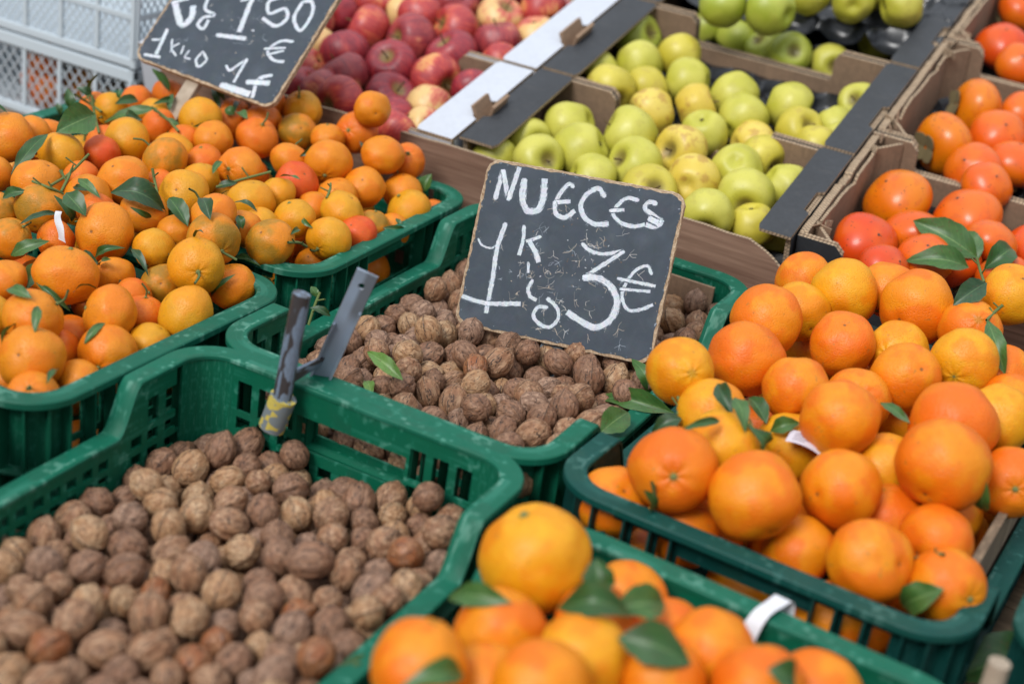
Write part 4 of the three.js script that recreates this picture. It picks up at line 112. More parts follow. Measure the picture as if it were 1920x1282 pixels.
// ---------- setting ----------
{
  const asphalt = dataTex(512, 512, (u, v) => { const n = fbm(u * 90, v * 90, 1, 3), m = fbm(u * 5, v * 5, 4, 3); const c = 52 + 46 * (n - 0.5) + 26 * (m - 0.5); return [c, c, c * 0.99]; });
  asphalt.repeat.set(60, 60);
  const g = new THREE.Mesh(new THREE.PlaneGeometry(120, 120), std({ map: asphalt, roughness: 0.95 }));
  g.rotation.x = -Math.PI / 2;
  top(g, 'ground', null, null, null, 'structure');
}
const woodTex = (a, b, sc) => dataTex(512, 512, (u, v) => {
  const g = fbm(u * 6 * sc, v * 90, 2, 4), k = fbm(u * 2, v * 14, 7, 3), f = fbm(u * 60 * sc, v * 420, 3, 2);
  return mix3(a, b, clamp(0.5 + 1.1 * (g - 0.5) + 0.9 * (k - 0.5) + 0.5 * (f - 0.5)));
});
const plankWood = std({ map: woodTex([92, 76, 60], [140, 120, 97], 1), roughness: 0.85 });
{
  const t = new THREE.Group();
  const y = RIM - 0.15 - 0.012;
  for (let i = 0; i < 8; i++) { const p = part('plank', slab(3.3, 0.022, 0.168, 0.002), plankWood, t); p.position.set(-0.9, y, -0.52 - i * 0.171); }
  for (const x of [-2.3, 0.5]) for (const z of [-0.55, -1.65]) part('leg', box(0.07, y - 0.012, 0.07, x, (y - 0.012) / 2, z), plankWood, t);
  for (const z of [-0.55, -1.65]) part('crossbar', box(2.8, 0.06, 0.03, -0.9, y - 0.06, z - 0.055), plankWood, t);
  top(t, 'trestle_table', 'plank trestle table under the green plastic crates', 'table');
  const r = new THREE.Group();
  for (let i = 0; i < 7; i++) { const p = part('plank', slab(2.0, 0.02, 0.148, 0.002), plankWood, r); p.rotation.x = TILT; p.position.copy(sloped(-0.62, 0.09 + i * 0.152, -0.132)); }
  for (const x of [-1.55, 0.3]) for (const l of [0.09, 0.98]) { const p = sloped(x, l, -0.146); part('leg', box(0.05, p.y - 0.004, 0.05, x, (p.y - 0.004) / 2, p.z), plankWood, r); }
  top(r, 'sloping_display_shelf', 'sloping plank shelf carrying the cardboard fruit boxes', 'shelf');
}

// ---------- green plastic crates ----------
const HC = 0.15;
const crateTop = (z) => { const a = Math.abs(z); return -0.05 * (1 - sstep(0.148, 0.182, a)); };
function panel(fn, qs, ys, isHole, topOf, th = 0.003) {
  const pos = [], uv = [], nq = qs.length - 1, ny = ys.length - 1;
  const Y = (q, y) => Math.min(y, topOf(q) - 0.004);
  const solid = (i, j) => i >= 0 && j >= 0 && i < nq && j < ny && !isHole((qs[i] + qs[i + 1]) / 2, (ys[j] + ys[j + 1]) / 2) && Math.abs(Y(qs[i], ys[j]) - Y(qs[i], ys[j + 1])) + Math.abs(Y(qs[i + 1], ys[j]) - Y(qs[i + 1], ys[j + 1])) > 1e-5;
  const quad = (a, b, c, d) => { for (const p of [a, b, c, a, c, d]) { pos.push(p[0], p[1] + HC, p[2]); uv.push(p[3], p[1]); } };
  const V = (q, y, o) => [...fn(q, Y(q, y), o), q];
  for (let i = 0; i < nq; i++) for (let j = 0; j < ny; j++) {
    if (!solid(i, j)) continue;
    const [q0, q1, y0, y1] = [qs[i], qs[i + 1], ys[j], ys[j + 1]];
    quad(V(q0, y1, 0), V(q1, y1, 0), V(q1, y0, 0), V(q0, y0, 0)); quad(V(q0, y0, -th), V(q1, y0, -th), V(q1, y1, -th), V(q0, y1, -th));
    if (!solid(i - 1, j)) quad(V(q0, y0, 0), V(q0, y0, -th), V(q0, y1, -th), V(q0, y1, 0));
    if (!solid(i + 1, j)) quad(V(q1, y0, -th), V(q1, y0, 0), V(q1, y1, 0), V(q1, y1, -th));
    if (!solid(i, j - 1)) quad(V(q0, y0, -th), V(q0, y0, 0), V(q1, y0, 0), V(q1, y0, -th));
    if (!solid(i, j + 1)) quad(V(q0, y1, 0), V(q0, y1, -th), V(q1, y1, -th), V(q1, y1, 0));
  }
  return soup(pos, uv, 0.5);
}
const uniq = (a) => [...new Set(a.map((v) => Math.round(v * 1e5) / 1e5))].sort((x, y) => x - y);
const span = (a, b, n) => Array.from({ length: n + 1 }, (_, i) => a + (b - a) * i / n);
function crateShell() {
  const a = 0.182, b = 0.282, r = 0.039, out = {};
  const endH = [], sideH = [];
  for (const s of [-1, 1]) for (const c of [0.128, 0.1022, 0.0765]) for (const [y0, y1] of [[-0.022, -0.056], [-0.063, -0.077], [-0.084, -0.110], [-0.117, -0.131]]) endH.push([s * c - 0.0085, s * c + 0.0085, y1, y0]);
  endH.push([-0.064, 0.064, -0.071, -0.034]);
  for (let k = -2; k <= 2; k++) for (const y of [-0.089, -0.110, -0.128]) endH.push([k * 0.026 - 0.008, k * 0.026 + 0.008, y - 0.006, y + 0.006]);
  for (let k = -6; k <= 6; k++) for (const [y0, y1] of [[-0.066, -0.077], [-0.084, -0.095], [-0.102, -0.128]]) sideH.push([k * 0.0215 - 0.00675, k * 0.0215 + 0.00675, y1, y0]);
  for (const s of [-1, 1]) for (const c of [0.176, 0.2, 0.2265]) for (const [y0, y1] of [[-0.024, -0.052], [-0.060, -0.072], [-0.080, -0.092], [-0.100, -0.128]]) if (c > 0.18 || y0 < -0.055) sideH.push([s * c - 0.0078, s * c + 0.0078, y1, y0]);
  const hole = (H) => (q, y) => H.some((h) => q > h[0] && q < h[1] && y > h[2] && y < h[3]);
  const brk = (H, q0, q1, extra = []) => [uniq([q0, q1, ...extra, ...H.flatMap((h) => [h[0], h[1]])]).filter((q) => q >= q0 && q <= q1), uniq([-0.15, 0, ...H.flatMap((h) => [h[2], h[3]])]).reverse()];
  const [qe, ye] = brk(endH, -(a - r), a - r), [qs, ys] = brk(sideH, -(b - r), b - r, span(-0.19, -0.14, 8).concat(span(0.14, 0.19, 8)));
  out.end = (s) => panel((q, y, o) => [q, y, s * (b + o)], qe, ye, hole(endH), () => 0);
  out.side = (s) => panel((q, y, o) => [s * (a + o), y, q], qs, ys, hole(sideH), crateTop);
  out.corner = (sx, sz) => panel((q, y, o) => [sx * (a - r + (r + o) * Math.cos(q)), y, sz * (b - r + (r + o) * Math.sin(q))], span(0, Math.PI / 2, 10), [0, -0.15], () => false, () => 0);
  // swept flanges
  const loop = [];
  const arc = (sx, sz, f) => { for (let k = 0; k <= 12; k++) { const q = (f ? k : 12 - k) / 12 * Math.PI / 2; loop.push([sx * (a - r + r * Math.cos(q)), sz * (b - r + r * Math.sin(q)), sx * Math.cos(q), sz * Math.sin(q)]); } };
  arc(1, 1, true); arc(-1, 1, false);
  for (const z of [...span(0.19, 0.14, 10), ...span(-0.14, -0.19, 10)]) loop.push([-a, z, -1, 0]);
  arc(-1, -1, true); arc(1, -1, false);
  for (const z of [...span(-0.19, -0.14, 10), ...span(0.14, 0.19, 10)]) loop.push([a, z, 1, 0]);
  const sweep = (sec, yOf) => {
    const pos = [], uv = []; let len = 0;
    loop.forEach((p, i) => {
      const n = loop[(i + 1) % loop.length], dl = Math.hypot(n[0] - p[0], n[1] - p[1]);
      sec.forEach((c, k) => {
        const d = sec[(k + 1) % sec.length];
        const W = (pt, e) => [pt[0] + pt[2] * e[0], yOf(pt[1]) + e[1] + HC, pt[1] + pt[3] * e[0]];
        const [A, B, C, D] = [W(p, c), W(n, c), W(n, d), W(p, d)];
        const U = [[len, c[0]], [len + dl, c[0]], [len + dl, d[0]], [len, d[0]]];
        [[A, U[0]], [C, U[2]], [B, U[1]], [A, U[0]], [D, U[3]], [C, U[2]]].forEach(([q, t]) => { pos.push(...q); uv.push(...t); });
      });
      len += dl;
    });
    return soup(pos, uv, 0.7);
  };
  out.rim = sweep([[-0.0045, -0.0045], [-0.0045, -0.0012], [-0.0033, 0], [0.0167, 0], [0.018, -0.0013], [0.018, -0.0075], [0.0158, -0.0075], [0.0158, -0.0036]], crateTop);
  out.ledge = (y) => sweep([[0, 0], [0.0125, 0], [0.014, -0.001], [0.014, -0.0035], [0, -0.0035]], () => y);
  out.rib = [];
  const rib = (x, z, nx, nz, y1) => { const g = box(0.0022, y1 + 0.103, 0.0135); g.rotateY(Math.atan2(nx, nz)); g.translate(x + nx * 0.0068, HC + (y1 - 0.103) / 2, z + nz * 0.0068); out.rib.push(g); };
  for (const sx of [-1, 1]) for (const sz of [-1, 1]) for (const q of [0.12, 0.6, 1.05, 1.48]) rib(sx * (a - r + r * Math.cos(q)), sz * (b - r + r * Math.sin(q)), sx * Math.cos(q), sz * Math.sin(q), -0.0048);
  for (const s of [-1, 1]) { for (const x of [-0.115, -0.089, -0.068, 0.068, 0.089, 0.115]) rib(x, s * b, 0, s, -0.0048); for (const z of [-0.22, 0.22, -0.188, 0.188]) rib(s * a, z, s, 0, -0.0048); for (const z of [-0.12, -0.06, 0, 0.06, 0.12]) rib(s * a, z, s, 0, -0.056); }
  return out;
}
const plasticTex = (base, scuff, dirt) => dataTex(512, 512, (u, v) => {
  const m = fbm(u * 7, v * 7, 3, 4), s = fbm(u * 46, v * 46, 8, 3), k = fbm(u * 4, v * 60, 1, 3), d = fbm(u * 120, v * 120, 5, 2), f = fbm(u * 11, v * 11, 31, 3);
  let c = mix3(base, [base[0] * 1.18 + 4, base[1] * 1.08, base[2] * 1.1], m);
  c = mix3(c, scuff, clamp(sstep(0.56, 0.74, s) * sstep(0.42, 0.6, m) * 0.5 + sstep(0.64, 0.78, k) * 0.22 + sstep(0.76, 0.9, d) * 0.16));
  return mix3(c, dirt, sstep(0.56, 0.75, f) * 0.2);
});
const plasticRough = dataTex(256, 256, (u, v) => 0.42 + 0.3 * fbm(u * 30, v * 30, 2, 4), false);
for (const t of [plasticRough]) t.repeat.set(3, 3);
const cratePlastic = (base, scuff) => { const t = plasticTex(base, scuff, [66, 84, 66]); t.repeat.set(3.1, 3.1); return phys({ color: new THREE.Color(0.72, 0.72, 0.72), map: t, roughnessMap: plasticRough, roughness: 1, specularIntensity: 0.45 }); };
const greenA = cratePlastic([0, 96, 69], [112, 166, 146]), greenB = cratePlastic([3, 62, 57], [82, 122, 120]), greenC = cratePlastic([0, 84, 60], [106, 152, 134]);
const rimOf = new Map([[greenA, cratePlastic([14, 102, 78], [150, 190, 172])], [greenB, cratePlastic([10, 74, 66], [112, 148, 140])], [greenC, cratePlastic([14, 96, 74], [146, 184, 166])]]);
const crate0 = (() => {
  const s = crateShell(), t = new THREE.Group();
  part('rim', s.rim, rimOf.get(greenA), t);
  for (const k of [-1, 1]) { part('end_wall', s.end(k), greenA, t); part('side_wall', s.side(k), greenA, t); for (const j of [-1, 1]) part('corner_wall', s.corner(k, j), greenA, t); }
  part('ledge', s.ledge(-0.079), greenA, t); part('ledge', s.ledge(-0.104), greenA, t);
  for (const g of s.rib) part('rib', g, greenA, t);
  part('floor', slab(0.352, 0.004, 0.552, 0.001).rotateX(0).translate(0, 0.004, 0), greenA, t);
  return t;
})();
function crate(s, t, turn, mat, label) {
  const c = crate0.clone(); if (mat !== greenA) c.traverse((m) => { if (m.isMesh) m.material = m.name === 'rim' ? rimOf.get(mat) : mat; });
  c.position.set(s, RIM - HC, -t); c.rotation.y = turn;
  return top(c, 'plastic_crate', label, 'crate', 'green plastic market crates');
}
const Q = Math.PI / 2;
crate(-0.668, 0.836, 0.012, greenA, 'green plastic crate half full of walnuts with the metal clamp on its rim');
crate(-0.668, 1.43, 0, greenA, 'green plastic crate of walnuts holding the NUECES price board');
crate(-1.172, 1.102, Q - 0.01, greenC, 'green plastic crate of clementines between the walnut crates and another clementine crate');
crate(-1.176, 1.523, Q + 0.015, greenA, 'green plastic crate of clementines in front of the red apples');
crate(-0.256, 1.413, -0.03, greenB, 'dark teal plastic crate heaped with large oranges below the persimmons');
crate(-0.248, 0.766, -0.043, greenA, 'green plastic crate of oranges with a white tag tied to its rim');
crate(0.162, 1.44, -0.02, greenB, 'dark teal plastic crate with leafy greens beside the orange crate');
crate(-1.182, 0.672, Q, greenA, 'green plastic crate next to the half full walnut crate');

// ---------- fruit shapes ----------
function ball(nu, nv, fn) {           // fn(polar, longitude) -> [x, y, z]
  const pos = [], uv = [], idx = [];
  for (let j = 0; j <= nv; j++) for (let i = 0; i <= nu; i++) { const th = j / nv * Math.PI, ph = i / nu * Math.PI * 2; pos.push(...fn(th, i === nu ? 0 : ph)); uv.push(i / nu, 1 - j / nv); }
  for (let j = 0; j < nv; j++) for (let i = 0; i < nu; i++) { const a = j * (nu + 1) + i, b = a + 1, c = a + nu + 1, d = c + 1; if (j) idx.push(a, b, d); if (j < nv - 1) idx.push(a, d, c); }
  const g = new THREE.BufferGeometry(); g.setAttribute('position', new THREE.Float32BufferAttribute(pos, 3)); g.setAttribute('uv', new THREE.Float32BufferAttribute(uv, 2)); g.setIndex(idx);
  g.computeVertexNormals();
  const n = g.attributes.normal;     // close the seam
  for (let j = 0; j <= nv; j++) { const a = j * (nu + 1), b = a + nu; const v = [n.getX(a) + n.getX(b), n.getY(a) + n.getY(b), n.getZ(a) + n.getZ(b)]; const l = Math.hypot(...v) || 1; for (const k of [a, b]) n.setXYZ(k, v[0] / l, v[1] / l, v[2] / l); }
  return g;
}
const dir = (th, ph) => [Math.sin(th) * Math.cos(ph), Math.cos(th), Math.sin(th) * Math.sin(ph)];
function citrusGeo(flat, dimple, neck, sd) {
  return ball(44, 30, (th, ph) => {
    const d = dir(th, ph), lump = 1 + 0.085 * (fbm(d[0] * 1.4 + sd, d[1] * 1.4, d[2] * 1.4 + sd, 2) - 0.5) * 2;
    const star = Math.exp(-((th / 0.5) ** 2)) * 0.015 * Math.cos(ph * 7 + sd) * clamp(th / 0.16);
    const r = lump + star + neck * Math.exp(-((th / 0.6) ** 2));
    const y = d[1] * flat * r - dimple * Math.exp(-((th / 0.26) ** 2)) + dimple * 0.9 * Math.exp(-(((Math.PI - th) / 0.16) ** 2));
    return [d[0] * r, y, d[2] * r];
  });
}
const orangeGeos = [citrusGeo(0.97, 0.05, 0.0, 1), citrusGeo(1.0, 0.04, 0.05, 4), citrusGeo(0.94, 0.07, 0.03, 9)];
const clemGeos = [citrusGeo(0.9, 0.06, 0.0, 2), citrusGeo(0.95, 0.05, 0.03, 5), citrusGeo(0.87, 0.07, -0.02, 8)];
const appleGeo = (tall, cone, sd) => ball(40, 30, (th, ph) => {
  const d = dir(th, ph), lump = 1 + 0.07 * (fbm(d[0] * 1.3 + sd, d[1] * 1.3, d[2] * 1.3, 2) - 0.5) * 2;
  const x = Math.sin(th) * (1 + cone * Math.cos(th)) * (1 + 0.028 * Math.cos(5 * ph) * sstep(1.7, 2.8, th)) * lump;
  const y = Math.cos(th) * tall * lump - 0.36 * Math.exp(-((th / 0.4) ** 2)) + 0.26 * Math.exp(-(((Math.PI - th) / 0.36) ** 2));
  return [x * Math.cos(ph), y, x * Math.sin(ph)];
});
const redGeos = [appleGeo(0.94, 0.05, 1), appleGeo(0.9, 0.07, 6)], greenGeos = [appleGeo(0.98, 0.09, 2), appleGeo(1.02, 0.12, 5), appleGeo(0.93, 0.07, 9)];
const persGeos = [1, 2].map((sd) => ball(40, 28, (th, ph) => {
  const d = dir(th, ph), sq = 1 + 0.028 * Math.cos(4 * ph) + 0.03 * (fbm(d[0] * 1.5 + sd * 3, d[1] * 1.5, d[2] * 1.5, 2) - 0.5);
  const y = d[1] * 0.79 - 0.12 * Math.exp(-((th / 0.42) ** 2)) - 0.035 * Math.exp(-(((Math.PI - th) / 0.12) ** 2)) - 0.03 * sstep(0.6, 1.4, th) * (1 - sstep(2.2, 3, th)) * Math.abs(Math.cos(2 * ph)) ** 8 * 0.4;
  return [d[0] * sq, y, d[2] * sq];
}));
const walnutGeos = [1, 2, 3, 4].map((sd) => ball(60, 36, (th, ph) => {
  const d = dir(th, ph), s = Math.abs(Math.sin(ph)) * Math.sin(th), st = Math.sin(th);
  const seam = (0.15 * Math.exp(-((s / 0.09) ** 2)) - 0.07 * Math.exp(-((s / 0.03) ** 2))) * (0.4 + 0.6 * st);
  const wob = (fbm(d[0] * 2 + sd * 3, d[1] * 2.4, d[2] * 2, 2) - 0.5) * 3.2;                 // grooves run from tip to base and wander
  const groove = Math.abs(Math.sin(ph * 4 + wob + sd)) ** 0.6, fine = ridge(d[0] * 4.5 + sd * 5, d[1] * 2.2, d[2] * 4.5, 2);
  const r = 0.9 + seam + 0.085 * (groove - 0.6) * st * (0.4 + fbm(d[0] * 3, d[1] * 3 + sd, d[2] * 3, 2)) + 0.035 * (fine - 0.62) + 0.06 * (fbm(d[0] * 1.4 + sd * 9, d[1], d[2] * 1.4, 2) - 0.5);
  const tip = 0.13 * Math.exp(-((th / 0.26) ** 2)), len = [1.15, 1.22, 1.08, 1.25][sd - 1];
  return [d[0] * r * (sd % 2 ? 1.03 : 0.97), d[1] * r * len + tip, d[2] * r * (sd % 2 ? 0.98 : 1.02)];
}));
// ---------- fruit skins ----------
const pores = ballTex(1024, 512, (d, ph, th) => { const n = vn(d[0] * 46, d[1] * 46, d[2] * 46), m = vn(d[0] * 24 + 9, d[1] * 24, d[2] * 24); return 0.75 - 0.55 * sstep(0.62, 0.9, n) - 0.3 * sstep(0.6, 0.9, m) + 0.1 * fbm(d[0] * 5, d[1] * 5, d[2] * 5, 2); }, false);
const citrusTex = (base, alt, blot, amount, sd) => ballTex(512, 256, (d, ph, th) => {
  const m = fbm(d[0] * 1.6 + sd, d[1] * 1.6, d[2] * 1.6, 3), s = fbm(d[0] * 5 + sd * 3, d[1] * 5, d[2] * 5, 4), k = vn(d[0] * 30 + sd, d[1] * 30, d[2] * 30), w = fbm(d[0] * 9 + sd, d[1] * 9, d[2] * 9 + 4, 3);
  let c = mix3(base, alt, sstep(0.36, 0.64, m));
  c = mix3(c, [c[0] * 0.97, c[1] * 0.93, c[2] * 0.9], 0.5 * k);
  c = mix3(c, blot, amount * sstep(0.42, 0.72, lerp(m, s, 0.35)));
  c = mix3(c, [176, 122, 62], 0.5 * sstep(0.75, 0.8, w));
  c = mix3(c, [150, 136, 44], 0.4 * (1 - sstep(0.06, 0.2, th)));
  return mix3(c, [132, 84, 40], 0.8 * (1 - sstep(0.03, 0.07, Math.PI - th)));
});
const SKIN = new THREE.Color(0.74, 0.74, 0.74);
const citrusMat = (...a) => phys({ color: SKIN, map: citrusTex(...a), bumpMap: pores, bumpScale: 0.00055, roughness: 0.47, specularIntensity: 0.75 });
const OR = [[[246, 124, 6], [250, 156, 14], [236, 124, 8], 0.35, 1], [[246, 148, 8], [248, 178, 22], [234, 140, 10], 0.35, 2], [[244, 116, 6], [248, 140, 10], [236, 110, 8], 0.35, 3]].map((a) => [citrusMat(...a), citrusMat(...a.slice(0, 4), a[4] + 20), citrusMat(...a.slice(0, 4), a[4] + 40)]);
const CL = [[[242, 134, 12], [244, 152, 18], [222, 122, 20], 0.35, 11], [[240, 156, 14], [238, 168, 22], [214, 150, 26], 0.45, 12], [[240, 114, 12], [242, 132, 14], [228, 104, 16], 0.35, 13], [[236, 142, 16], [218, 142, 20], [156, 122, 34], 0.7, 14], [[232, 84, 20], [236, 102, 24], [220, 80, 30], 0.4, 15]].map((a) => [citrusMat(...a), citrusMat(...a.slice(0, 4), a[4] + 20)]);
const redTex = (pale, red, dark, cover, sd) => ballTex(512, 256, (d, ph, th) => {
  const st = fbm(Math.cos(ph) * 13 + sd, Math.sin(ph) * 13, th * 1.3, 3), st2 = vn(Math.cos(ph) * 38 + sd, Math.sin(ph) * 38, th * 3.2), side = fbm(d[0] * 1.1 + sd, d[1] * 1.1, d[2] * 1.1, 2);
  const k = clamp(sstep(0.15, 0.8, side + cover) * 0.85 + (st - 0.5) * 0.55 + (st2 - 0.5) * 0.4 + (fbm(d[0] * 6 + sd, d[1] * 6, d[2] * 6, 3) - 0.5) * 0.5);
  let c = mix3(pale, red, sstep(0.1, 0.7, k)); c = mix3(c, dark, sstep(0.55, 1, k + (st2 - 0.5) * 0.5) * 0.8);
  c = mix3(c, [212, 176, 130], sstep(0.8, 0.9, vn(d[0] * 40, d[1] * 40, d[2] * 40 + sd)) * 0.4);
  return mix3(c, [150, 140, 70], 0.8 * (1 - sstep(0.16, 0.4, th)));
});
const skinRough = ballTex(256, 128, (d) => 0.36 + 0.22 * fbm(d[0] * 8, d[1] * 8, d[2] * 8, 3), false);
const RED = [[[236, 166, 98], [208, 76, 64], [166, 44, 54], 0.12, 1], [[240, 200, 130], [218, 110, 86], [186, 64, 64], -0.08, 2], [[224, 148, 108], [184, 68, 68], [132, 42, 56], 0.18, 3], [[212, 98, 78], [182, 52, 58], [130, 30, 50], 0.28, 4]].map((a) => phys({ color: SKIN, map: redTex(...a), roughnessMap: skinRough, roughness: 1, clearcoat: 0.12, clearcoatRoughness: 0.35 }));
const greenTex = (base, alt, blot, amount, sd) => ballTex(512, 256, (d, ph, th) => {
  const m = fbm(d[0] * 1.2 + sd, d[1] * 1.2, d[2] * 1.2, 3), s = fbm(d[0] * 3 + sd * 3, d[1] * 3, d[2] * 3, 4), k = vn(d[0] * 34 + sd, d[1] * 34, d[2] * 34);
  let c = mix3(base, alt, sstep(0.3, 0.7, m)); c = mix3(c, blot, amount * sstep(0.56, 0.7, s));
  c = mix3(c, [120, 112, 50], 0.6 * sstep(0.87, 0.93, k));
  return mix3(c, [120, 104, 50], 0.75 * (1 - sstep(0.12, 0.42, th)));
});
const GRN = [[[194, 190, 62], [212, 206, 88], [188, 176, 78], 0.3, 1], [[204, 188, 58], [220, 204, 76], [184, 158, 68], 0.4, 2], [[224, 194, 68], [234, 208, 94], [180, 130, 60], 0.5, 3], [[168, 180, 56], [188, 196, 76], [170, 170, 68], 0.3, 4]].map((a) => phys({ color: SKIN, map: greenTex(...a), roughnessMap: skinRough, roughness: 1, clearcoat: 0.1, clearcoatRoughness: 0.4 }));
const persTex = (base, alt, sd) => ballTex(512, 256, (d, ph, th) => {
  const m = fbm(d[0] * 1.3 + sd, d[1] * 1.3, d[2] * 1.3, 3), w = fbm(d[0] * 11 + sd, d[1] * 11, d[2] * 11, 3), k = vn(d[0] * 14 + sd * 3, d[1] * 14, d[2] * 14);
  let c = mix3(base, alt, sstep(0.3, 0.7, m)); c = mix3(c, [200, 84, 48], 0.25 * sstep(0.56, 0.7, fbm(d[0] * 4 + sd, d[1] * 4, d[2] * 4, 3)));
  c = mix3(c, [52, 40, 34], 0.8 * sstep(0.925, 0.95, k) + 0.6 * sstep(0.775, 0.8, w));
  return mix3(c, [44, 34, 30], 0.9 * (1 - sstep(0.025, 0.06, Math.PI - th)));
});
const PER = [[[236, 116, 8], [234, 130, 10], 1], [[236, 98, 12], [238, 114, 16], 2], [[226, 72, 12], [232, 92, 16], 3]].map((a) => phys({ color: SKIN, map: persTex(...a), roughnessMap: skinRough, roughness: 0.8, specularIntensity: 0.6, clearcoat: 0.25, clearcoatRoughness: 0.2 }));
const walnutTex = (base, alt, stain, amount, sd) => ballTex(512, 256, (d, ph, th) => {
  const st = ridge(d[0] * 4 + sd, d[1] * 1.6, d[2] * 4, 4), ln = vn(d[0] * 12 + sd, d[1] * 4, d[2] * 12), m = fbm(d[0] * 1.7 + sd, d[1] * 1.7, d[2] * 1.7 + 3, 3), f = fbm(d[0] * 16, d[1] * 9, d[2] * 16 + sd, 3);
  let c = mix3(base, alt, sstep(0.25, 0.75, fbm(d[0] * 5 + sd, d[1] * 2.4, d[2] * 5, 3)));
  c = mix3(c, [c[0] * 0.78, c[1] * 0.75, c[2] * 0.73], sstep(0.45, 0.8, f) * 0.6);
  c = mix3(c, stain, amount * sstep(0.46, 0.6, m));
  const wob = (fbm(d[0] * 2 + sd * 3, d[1] * 2.4, d[2] * 2, 2) - 0.5) * 3.2, gv = Math.abs(Math.sin(ph * 4 + wob + sd)), line = clamp(sstep(0.86, 0.93, st) * sstep(0.25, 0.5, ln) + (1 - sstep(0.05, 0.16, gv)) * sstep(0.4, 0.6, fbm(d[0] * 4, d[1] * 5 + sd, d[2] * 4, 2)) * Math.sin(th));
  c = mix3(c, [44, 30, 24], line * 0.9);
  const s = Math.abs(Math.sin(ph)) * Math.sin(th);
  return mix3(c, [62, 44, 32], 0.85 * Math.exp(-((s / 0.03) ** 2)) * sstep(0.25, 0.5, fbm(d[1] * 6 + sd, 3, 1, 2)));
});
const walnutBump = ballTex(512, 256, (d) => { const st = ridge(d[0] * 4.2, d[1] * 1.6, d[2] * 4.2, 4), f = fbm(d[0] * 18, d[1] * 8, d[2] * 18, 3); return 0.8 - 0.6 * sstep(0.72, 0.95, st) - 0.3 * (f - 0.5); }, false);
const WAL = [[[164, 124, 94], [214, 176, 140], [172, 112, 70], 0.3, 1], [[146, 110, 86], [190, 150, 120], [156, 100, 66], 0.25, 2], [[188, 150, 112], [228, 196, 156], [190, 130, 80], 0.3, 3], [[166, 112, 74], [194, 140, 96], [172, 98, 48], 0.65, 4], [[158, 124, 102], [206, 172, 146], [146, 108, 82], 0.25, 5]].map((a) => std({ color: new THREE.Color(0.57, 0.53, 0.505), map: walnutTex(...a), bumpMap: walnutBump, bumpScale: 0.0011, roughness: a[4] === 4 ? 0.5 : 0.68 }));

const stemWood = std({ color: 0x5d4a2c, roughness: 0.9 }), buttonGreen = std({ color: 0x6a6f3e, roughness: 0.85 }), calyxBrown = std({ color: 0x6d6040, roughness: 0.9, side: THREE.DoubleSide }), calyxDark = std({ color: 0x3f3420, roughness: 0.95 });
const buttonGeo = (() => { const g = new THREE.CylinderGeometry(0.05, 0.085, 0.05, 8); return g; })();
const appleStemGeo = new THREE.TubeGeometry(new THREE.CatmullRomCurve3([new THREE.Vector3(0, 0.5, 0), new THREE.Vector3(0.02, 0.75, 0.01), new THREE.Vector3(0.09, 1.0, 0.04)]), 6, 0.035, 6);
const eyeGeo = (() => { const gs = []; for (let k = 0; k < 5; k++) { const g = new THREE.ConeGeometry(0.045, 0.13, 5); g.rotateX(0.7); g.translate(0, 0, 0.06); g.rotateY(k * 1.257); gs.push(g); } const g = mergeGeometries(gs); g.rotateX(Math.PI); g.translate(0, -0.68, 0); return g; })();
const sepalGeo = (() => { const s = new THREE.Shape(); s.moveTo(-0.12, 0); s.bezierCurveTo(-0.34, 0.14, -0.3, 0.4, 0, 0.5); s.bezierCurveTo(0.3, 0.4, 0.34, 0.14, 0.12, 0); const g = new THREE.ExtrudeGeometry(s, { depth: 0.025, bevelEnabled: false, curveSegments: 6 }); g.rotateX(-Math.PI / 2 + 0.25); g.rotateY(0); g.translate(0, 0.69, -0.06); return g; })();
const stemGreen = std({ color: 0x4f5f33, roughness: 0.85 });
const clemStemGeos = [[0.12, 1.15, 0.3, 1.36], [-0.05, 1.2, -0.3, 1.5]].map(([a, b, c, d]) => new THREE.TubeGeometry(new THREE.CatmullRomCurve3([new THREE.Vector3(0, 0.8, 0), new THREE.Vector3(0, 0.98, 0.02), new THREE.Vector3(a, b, 0.06), new THREE.Vector3(c, d, 0.02)]), 8, 0.045, 6));
const qRand = () => new THREE.Quaternion().setFromEuler(new THREE.Euler(rr(0, 6.283), Math.acos(rr(-1, 1)), rr(0, 6.283)));
const up = new THREE.Vector3(0, 1, 0);
const aim = (v, spin) => new THREE.Quaternion().setFromUnitVectors(up, v.clone().normalize()).multiply(new THREE.Quaternion().setFromAxisAngle(up, spin ?? rr(0, 6.283)));
const toCam = (p) => camera.position.clone().sub(p).normalize();

function fruit(name, geo, mat, p, R, q, label, category, group) {
  const m = new THREE.Mesh(geo, mat); m.position.copy(p); m.scale.setScalar(R); m.quaternion.copy(q);
  return top(m, name, label, category, group);
}
const pick = (a) => a[Math.floor(rnd() * a.length) % a.length];
// clementines
const cTone = ['bright orange', 'yellowish orange', 'deep orange', 'olive tinged', 'reddish'];
for (const [s, t, h, r, k, vis] of clemData) {
  const near = t < 1312, geo = pick(clemGeos), q = qRand();
  const m = fruit('clementine', geo, (k === 0 && vis && rnd() < 0.12 ? CL[3][0] : k === 0 && rnd() < 0.2 ? CL[1][1] : CL[k][rnd() < 0.5 ? 0 : 1]), P3(s, t, h), r / 1000 * 1.05, q,
    vis ? `${cTone[k]} clementine heaped in the crate ${near ? 'beside the half full walnut crate' : 'in front of the red apples'}` : `${cTone[k]} clementine buried under others in the crate ${near ? 'beside the half full walnut crate' : 'in front of the red apples'}`, 'clementine', 'clementines heaped in two green crates');
  if (vis) { part('stem_button', buttonGeo, buttonGreen, m).position.y = geo === clemGeos[1] ? 0.94 : 0.85; if (rnd() < 0.5) part('stem', clemStemGeos[rnd() < 0.5 ? 0 : 1], stemGreen, m); }
}
